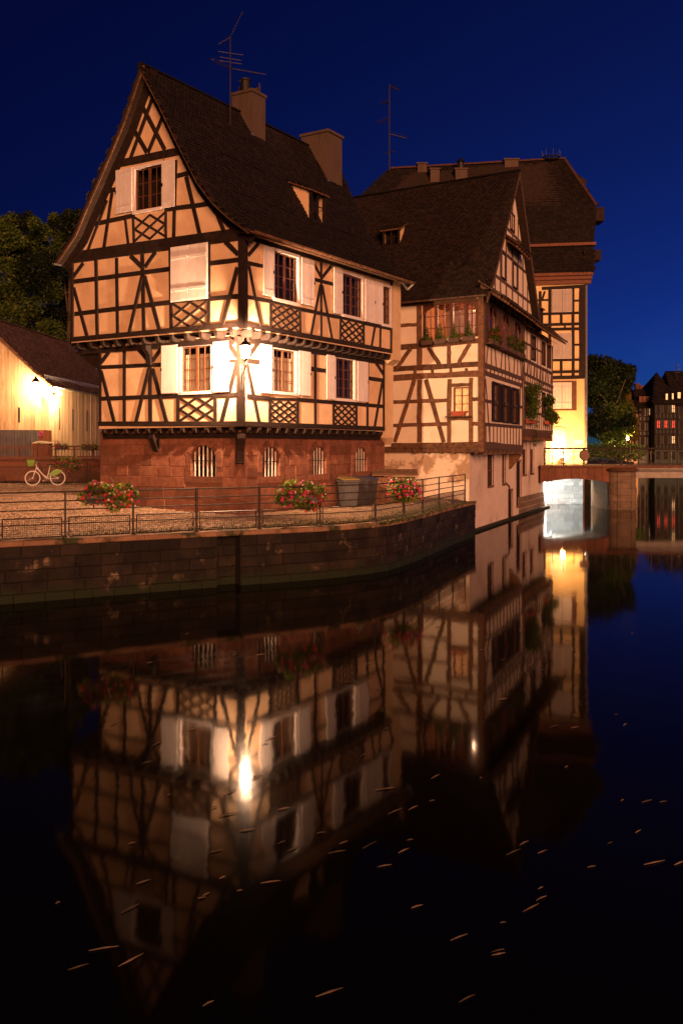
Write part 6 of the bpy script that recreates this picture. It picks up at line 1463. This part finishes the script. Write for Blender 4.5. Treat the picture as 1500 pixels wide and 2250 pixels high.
# ================================================================== BICYCLE
def bicycle(loc, rz, label, scale=1.0):
    T = thing('bicycle', (0, 0, 0), label, 'bicycle'); r = .33
    W1, W2 = Vector((-.53, 0, r)), Vector((.53, 0, r)); up = Vector((0, 0, 1))
    for c in (W1, W2):
        wh = MB(); wh.torus(c, (0, 1, 0), r - .035, .012, 28, 5); w_ = wh.build('wheel', 'bike_white', T)
        MB().torus(c, (0, 1, 0), r - .012, .016, 28, 6).build('tyre', 'bike_white', w_)
        s = MB()
        for i in range(14): a_ = 2 * math.pi * i / 14; s.tube(c + Vector((0, .02 if i % 2 else -.02, 0)), c + Vector((math.cos(a_) * (r - .04), 0, math.sin(a_) * (r - .04))), .003, 3)
        s.tube(c + Vector((0, -.05, 0)), c + Vector((0, .05, 0)), .03, 8); s.build('spoke', 'galvanised', w_)
    hd, st, bb_ = Vector((-.36, 0, .82)), Vector((.14, 0, .55)), Vector((.06, 0, .30))
    fr = MB(); fr.path([hd, Vector((-.1, 0, .48)), bb_ + Vector((0, 0, .06))], .026, 7); fr.path([hd - up * .06, bb_], .02, 7); fr.path([bb_, st, Vector((.19, 0, .80))], .02, 7)
    for s in (-.05, .05): fr.path([bb_, W2 + Vector((0, s, 0)), st], .012, 5)
    fr.path([Vector((-.39, 0, .92)), hd, Vector((-.44, 0, .60))], .02, 7)
    for s in (-.05, .05): fr.path([Vector((-.44, s, .60)), W1 + Vector((0, s, 0))], .014, 5)
    fr.build('frame', 'bike_white', T)
    hb = MB(); hb.path([Vector((-.39, 0, .92)), Vector((-.38, 0, 1.02))], .014, 6)
    for s in (-1, 1): hb.path([Vector((-.38, 0, 1.02)), Vector((-.36, .2 * s, 1.06)), Vector((-.18, .27 * s, 1.03))], .012, 6)
    hb.build('handlebar', 'galvanised', T)
    MB().path([Vector((.19, 0, .8)), Vector((.21, 0, .93))], .014, 6).build('seat_post', 'galvanised', T)
    sd = MB(); sd.add([(.08, 0, .95), (.2, .045, .95), (.34, .10, .96), (.34, -.10, .96), (.2, -.045, .95), (.08, 0, .91), (.2, .04, .90), (.33, .09, .90), (.33, -.09, .90), (.2, -.04, .90)], [(0, 1, 2, 3, 4), (5, 9, 8, 7, 6), (0, 5, 6, 1), (1, 6, 7, 2), (2, 7, 8, 3), (3, 8, 9, 4), (4, 9, 5, 0)]); sd.build('saddle', 'rubber', T)
    sk = MB()                                    # green skirt guard over the rear wheel and the front basket
    pts = [Vector((.53 + (r + .05) * math.cos(t), 0, r + (r + .05) * math.sin(t))) for t in [R(165 - 12 * i) for i in range(10)]]
    for s in (-.05, .05): sk.add([p + Vector((0, s, 0)) for p in pts] + [Vector((.50, s, r + .14))], [tuple(range(11))])
    for a, b in zip(pts[:-1], pts[1:]): sk.add([a + Vector((0, -.05, 0)), b + Vector((0, -.05, 0)), b + Vector((0, .05, 0)), a + Vector((0, .05, 0))], [(0, 1, 2, 3)])
    sk.v = [(x, y, z) for x, y, z in sk.v]; sk.build('skirt_guard', 'bike_green', T)
    bk = MB(); c = Vector((-.62, 0, .86)); lo = [c + Vector((a * .11, b * .14, 0)) for a, b in ((-1, -1), (1, -1), (1, 1), (-1, 1))]; hi = [c + Vector((a * .17, b * .19, .26)) for a, b in ((-1, -1), (1, -1), (1, 1), (-1, 1))]
    bk.add(lo + hi, [(3, 2, 1, 0)] + [(i, (i + 1) % 4, (i + 1) % 4 + 4, i + 4) for i in range(4)])
    for a, b in zip(hi, hi[1:] + hi[:1]): bk.tube(a, b, .014, 5)
    bk.build('basket', 'bike_green', T)
    cr = MB(); cr.torus(bb_, (0, 1, 0), .09, .008, 16, 4); cr.path([bb_ + Vector((-.12, .08, -.1)), bb_ + Vector((0, .08, 0)), bb_ + Vector((0, -.08, 0)), bb_ + Vector((.12, -.08, .1))], .01, 5)
    cr.box(bb_ + Vector((-.12, .13, -.1)), (.04, 0, 0), (0, .04, 0), (0, 0, .01)); cr.box(bb_ + Vector((.12, -.13, .1)), (.04, 0, 0), (0, .04, 0), (0, 0, .01)); cr.build('crank', 'galvanised', T)
    MB().path([Vector((.3, -.06, .25)), Vector((.22, -.22, 0.01))], .01, 5).build('kickstand', 'galvanised', T)
    T.location = loc; T.rotation_euler = (0, 0, rz); T.scale = (scale,) * 3; BASE[T.name] = Vector((0, 0, 0)); return T
bp_ = atY(100, 1070, 43.6); bicycle((bp_.x, bp_.y, ground_z(bp_.x, bp_.y) + .01), R(22), 'white city bicycle with green basket parked on the cobbles', 1.02)
# ================================================================== BINS AND SHED
def bin_(x, y, Y, lid, body, label, rz=.5):
    p = atY(x, y, Y); z = ground_z(p.x, p.y) - .01; T = thing('wheelie_bin', (p.x, p.y, z), label, 'bin', 'bins against the stone wall')
    c, s = math.cos(rz), math.sin(rz); X = Vector((c, s, 0)); Yv = Vector((-s, c, 0)); f = lambda a, b, h: Vector((p.x, p.y, z)) + X * a + Yv * b + Vector((0, 0, h))
    mb = MB(); lo = [f(a * .23, b * .26, .06) for a, b in ((-1, -1), (1, -1), (1, 1), (-1, 1))]; hi = [f(a * .29, b * .34, 1.0) for a, b in ((-1, -1), (1, -1), (1, 1), (-1, 1))]
    mb.add(lo + hi, [(3, 2, 1, 0), (4, 5, 6, 7)] + [(i, (i + 1) % 4, (i + 1) % 4 + 4, i + 4) for i in range(4)]); mb.box(f(0, 0, .97), X * .31, Yv * .36, (0, 0, .035)); mb.build('body', body, T)
    mb = MB(); mb.add([f(-.31, -.38, 1.01), f(.31, -.38, 1.01), f(.31, .36, 1.06), f(-.31, .36, 1.06), f(-.29, -.36, 1.05), f(.29, -.36, 1.05), f(.28, .34, 1.12), f(-.28, .34, 1.12)], [(3, 2, 1, 0), (4, 5, 6, 7), (0, 1, 5, 4), (1, 2, 6, 5), (2, 3, 7, 6), (3, 0, 4, 7)]); mb.build('lid', lid, T)
    MB().tube(f(-.26, .42, 1.0), f(.26, .42, 1.0), .018, 6).build('handle', 'plastic_dark', T)
    for q in (-.24, .24): MB().tube(f(q - .03, .30, .10), f(q + .03, .30, .10), .10, 12).build('wheel', 'rubber', T)
bin_(765, 1098, 36.2, 'lid_yellow', 'plastic_grey', 'grey wheelie bin with yellow lid, nearest of the bins', .4)
bin_(786, 1096, 36.9, 'plastic_dark', 'plastic_dark', 'black wheelie bin standing between two others', .45)
bin_(806, 1094, 37.5, 'lid_blue', 'plastic_dark', 'dark wheelie bin with blue lid beside the shed', .5)
sp_ = atY(868, 1090, 38.8); SH = thing('wooden_shed', (sp_.x, sp_.y, QZ), 'low wooden bin shed with sloping board roof by the plaster wall', 'shed')
Psh = Plane((sp_.x + .78, sp_.y - .2), (-1, .02), (-.02, -1)); 
for k in range(8): MB().pbox(Psh, k * .2 + .005, k * .2 + .195, QZ - .1, QZ + 1.05, -.03, random.uniform(-.005, .008)).build('plank', 'timber_brown', SH)
MB().pbox(Psh, 0, 1.6, QZ - .1, QZ + 1.04, -.85, -.04).build('body', 'timber_dark', SH)
for k in range(6):
    o0, o1 = .16 - k * .22, .16 - (k + 1) * .22 + .012; z_ = QZ + 1.10 + k * .035
    MB().add([Psh.pt(-.12, z_, o0), Psh.pt(1.72, z_, o0), Psh.pt(1.72, z_ + .035, o1), Psh.pt(-.12, z_ + .035, o1), Psh.pt(-.12, z_ + .03, o0), Psh.pt(1.72, z_ + .03, o0), Psh.pt(1.72, z_ + .065, o1), Psh.pt(-.12, z_ + .065, o1)], [(3, 2, 1, 0), (4, 5, 6, 7), (0, 1, 5, 4), (1, 2, 6, 5), (2, 3, 7, 6), (3, 0, 4, 7)]).build('roof_board', 'timber_brown', SH)

# ================================================================== PLANTS ON THE CANAL HOUSE
def shrub(pl, u, z, o, h, label, kind=0, seed=1, box=None, group=None, w_=.5):
    c = pl.pt(u, z, o); T = thing('window_box', c, label, 'window box', group)
    MB().pbox(pl, u - w_ / 2, u + w_ / 2, z, z + .2, o - .1, o + .1).build('box', box or 'timber_grey', T)
    if kind == 0: bl = [(c + Vector((0, 0, .2 + h * f)), h * .26 * (1.25 - f)) for f in (.08, .25, .42, .6, .78, .92)] + [(pl.pt(u + s, z + .25, o), .12) for s in (-.2, .2)]
    else: bl = [(pl.pt(u + random.uniform(-.5, .5) * w_, z + .15 + random.uniform(0, 1) * h, o + random.uniform(-.05, .12)), h * .22) for _ in range(7)]
    leaves('foliage', bl, 420, .07, 'leaf_mid' if kind == 0 else 'leaf_mid', T, shell=.2, seed=seed); return T
names4 = ('leftmost conifer window box below the arched window', 'second conifer window box from left below the arched window', 'third conifer window box from left below the arched window', 'conifer window box nearest the corner post below the arched window')
for k, x in enumerate((941, 970, 1001, 1032)): shrub(P2L, P2L.u(x), zsill - .02 + .02 * k, .16, .62 + .1 * (k % 2), names4[k], 0, 60 + k)
for k in range(8): shrub(P2C, .6 + (T1 - 1.0) * (k + .5) / 8, zsill - .01, .17, .5 + .15 * ((k * 7) % 3), 'leafy window box in the row along the canal sill', 1, 70 + k, group='window boxes along the canal side', w_=.7)
fp = thing('flower_pot', P2L.pt(P2L.u(1010), P2L.z(1010, 914), .15), 'terracotta window box on the shelf under the small lit window', 'window box')
u_ = P2L.u(1010); z_ = P2L.z(1010, 914)
MB().prism(P2L, [(u_ - .28, z_), (u_ + .28, z_), (u_ + .33, z_ + .18), (u_ - .33, z_ + .18)], .06, .24).build('box', 'terracotta', fp); MB().pbox(P2L, u_ - .35, u_ + .35, z_ + .15, z_ + .2, .04, .26).build('rim', 'terracotta', fp)
for k, (x, y, s_, lb_) in enumerate(((1158, 900, 1.0, 'tall trailing plant on the far canal windows, nearer one'), (1198, 905, .8, 'bushy trailing plant on the farthest canal windows'))):
    u = P3C.u(x); z = P3C.z(x, y); T = thing('trailing_plant', P3C.pt(u, z, .2), lb_, 'plant')
    MB().pbox(P3C, u - .9, u + .9, z - .75, z - .55, .08, .32).build('planter', 'terracotta', T)
    bl = [(P3C.pt(u + random.uniform(-.9, .9) * s_, z + random.uniform(-.6, 1.3) * s_, .25 + random.uniform(-.1, .25)), random.uniform(.2, .42)) for _ in range(16)]
    if k == 0: bl += [(P3C.pt(u + 1.4 - .1 * q, z - .6 - .25 * q, .25), .14) for q in range(6)]
    leaves('foliage', bl, 2600, .11, 'leaf_mid', T, shell=.2, seed=90 + k)

# ================================================================== ANTENNAS
def yagi(mb, c, d, L_, n, el, r=.012):
    c, d = Vector(c), Vector(d).normalized(); mb.tube(c, c + d * L_, r, 4); s = d.cross(Vector((0, 0, 1))).normalized()
    for i in range(n): p = c + d * (L_ * (i + .5) / n); mb.tube(p - s * el, p + s * el, r * .6, 3)
A1 = thing('tv_antenna', roof_hit(508, 290), 'tall television antenna mast beside the pot chimney', 'antenna'); rb_ = roof_hit(508, 285); Ya = rb_.y
mp_ = lambda y: atY(506, y, Ya)
MB().tube(mp_(300), mp_(80), .03, 6, .022).build('mast', 'rail_iron', A1)
mb = MB(); yagi(mb, mp_(150), atY(450, 122, Ya - 1) - mp_(150), 1.0, 14, .14); mb.build('aerial', 'rail_iron', A1)
mb = MB(); yagi(mb, mp_(150), atY(590, 165, Ya + .5) - mp_(150), 1.35, 12, .10, .014); mb.build('aerial', 'rail_iron', A1)
mb = MB(); yagi(mb, mp_(82), atY(535, 22, Ya) - mp_(82), 1.05, 9, .12); yagi(mb, mp_(82), atY(478, 98, Ya) - mp_(82), .5, 5, .2); mb.build('aerial', 'rail_iron', A1)
mb = MB()
for y, w0 in ((113, .45), (125, .38), (133, .4)): mb.tube(mp_(y) - Vector((w0, 0, 0)), mp_(y) + Vector((w0, .2, -.05)), .01, 4)
mb.build('dipole', 'rail_iron', A1)
MB().path([mp_(300), mp_(300) + Vector((.05, 0, -.15)), mp_(300) + Vector((.12, -.1, -.25))], .012, 5).build('cable', 'galvanised', A1)
A2 = thing('tv_antenna', atY(854, 376, 70.5), 'slim television antenna mast against the sky above the back roof', 'antenna')
mq = lambda y: atY(855, y, 70.5); MB().tube(mq(376), mq(185), .05, 6, .04).build('mast', 'rail_iron', A2)
for y, x2, y2, n in ((189, 880, 195, 6), (222, 835, 226, 5), (260, 828, 267, 6), (294, 895, 300, 8), (333, 862, 334, 2)):
    mb = MB(); e = atY(x2, y2, 70.5) - mq(y); yagi(mb, mq(y), e + Vector((0, .4, 0)), e.length, n, .42, .032); mb.build('aerial', 'rail_iron', A2)
A3 = thing('tv_antenna', atY(1485, 835, 153), 'small television antenna on the far houses', 'antenna'); m3 = lambda y: atY(1485, y, 153)
MB().tube(m3(840), m3(800), .06, 5).build('mast', 'rail_iron', A3); mb = MB()
for y in (802, 811, 818): mb.tube(m3(y) - Vector((.2, 0, 0)), m3(y) + Vector((.6, 0, 0)), .03, 4)
mb.build('aerial', 'rail_iron', A3)
# ================================================================== SLIVERS ADDED IN PLACE OF BLURRED DEBRIS TRAILS ON THE WATER
lst = [(547, 1338, 30), (545, 1300, 15), (500, 1480, 40), (480, 1770, 34), (520, 1790, 36), (540, 1815, 28), (600, 1690, 40), (585, 1700, 30), (655, 1850, 50), (645, 1860, 34), (575, 1945, 60), (590, 1955, 40), (500, 1890, 40), (520, 1925, 40), (825, 1848, 50), (930, 1852, 60), (810, 1728, 30), (825, 1725, 24), (865, 1910, 24), (780, 1845, 20),
       (150, 1992, 60), (290, 1990, 40), (320, 1955, 46), (420, 1995, 24), (210, 2070, 70), (180, 2105, 90), (300, 2120, 60), (290, 2105, 56), (995, 2068, 44), (1068, 2120, 30), (1110, 2050, 24), (1100, 2075, 26), (1215, 1958, 30), (1170, 1945, 26), (1150, 1880, 24), (1415, 1780, 36), (1475, 1782, 30), (1410, 1885, 34), (1470, 1890, 30), (1405, 1845, 30), (1065, 1700, 22), (1200, 1620, 18), (1290, 1620, 14), (1330, 1590, 14), (720, 2190, 40), (1000, 2215, 30), (490, 2190, 60), (620, 1640, 24), (760, 1860, 20), (350, 1460, 24), (790, 1365, 20), (240, 1590, 20)]
_r = random.Random(77)
lst = [(x + _r.uniform(-30, 30), y + _r.uniform(-25, 15), ln) for x, y, ln in lst] + [(_r.uniform(250, 1450), _r.uniform(1330, 2000), _r.uniform(8, 26)) for _ in range(45)]
for k, (x, y, ln) in enumerate(lst):
    a = atZ(x - ln / 2, y + ln * (.17 + .1 * math.sin(k)), .006); b = atZ(x + ln / 2, y - ln * (.17 + .1 * math.sin(k)), .006); d = b - a; L_ = d.length
    L_ = L_ / (.45 + .45 * ((k * 5) % 4) / 3) if L_ < .3 else L_
    b = a + d * (min(L_, .05 + .2 * ((k * 37) % 10) / 10) / d.length); d = b - a
    s = d.normalized().cross(Vector((0, 0, 1))) * (.0013 + .0011 * ((k * 7) % 3)); m_ = (a + b) / 2 + s * random.uniform(-1, 1) * 1.5
    mb = MB(); mb.add([a, m_ - s, b, m_ + s, a + Vector((0, 0, .006)), m_ - s + Vector((0, 0, .012)), b + Vector((0, 0, .004)), m_ + s + Vector((0, 0, .01))], [(0, 3, 2, 1), (4, 5, 6, 7), (0, 1, 5, 4), (1, 2, 6, 5), (2, 3, 7, 6), (3, 0, 4, 7)])
    tag(mb.build('debris_trail', 'sliver'), 'thin pale straw standing in for a blurred trail of drifting debris', 'sliver', 'slivers standing in for debris trails on the canal')
for o in bpy.data.objects:
    if 'near' in o: del o['near']
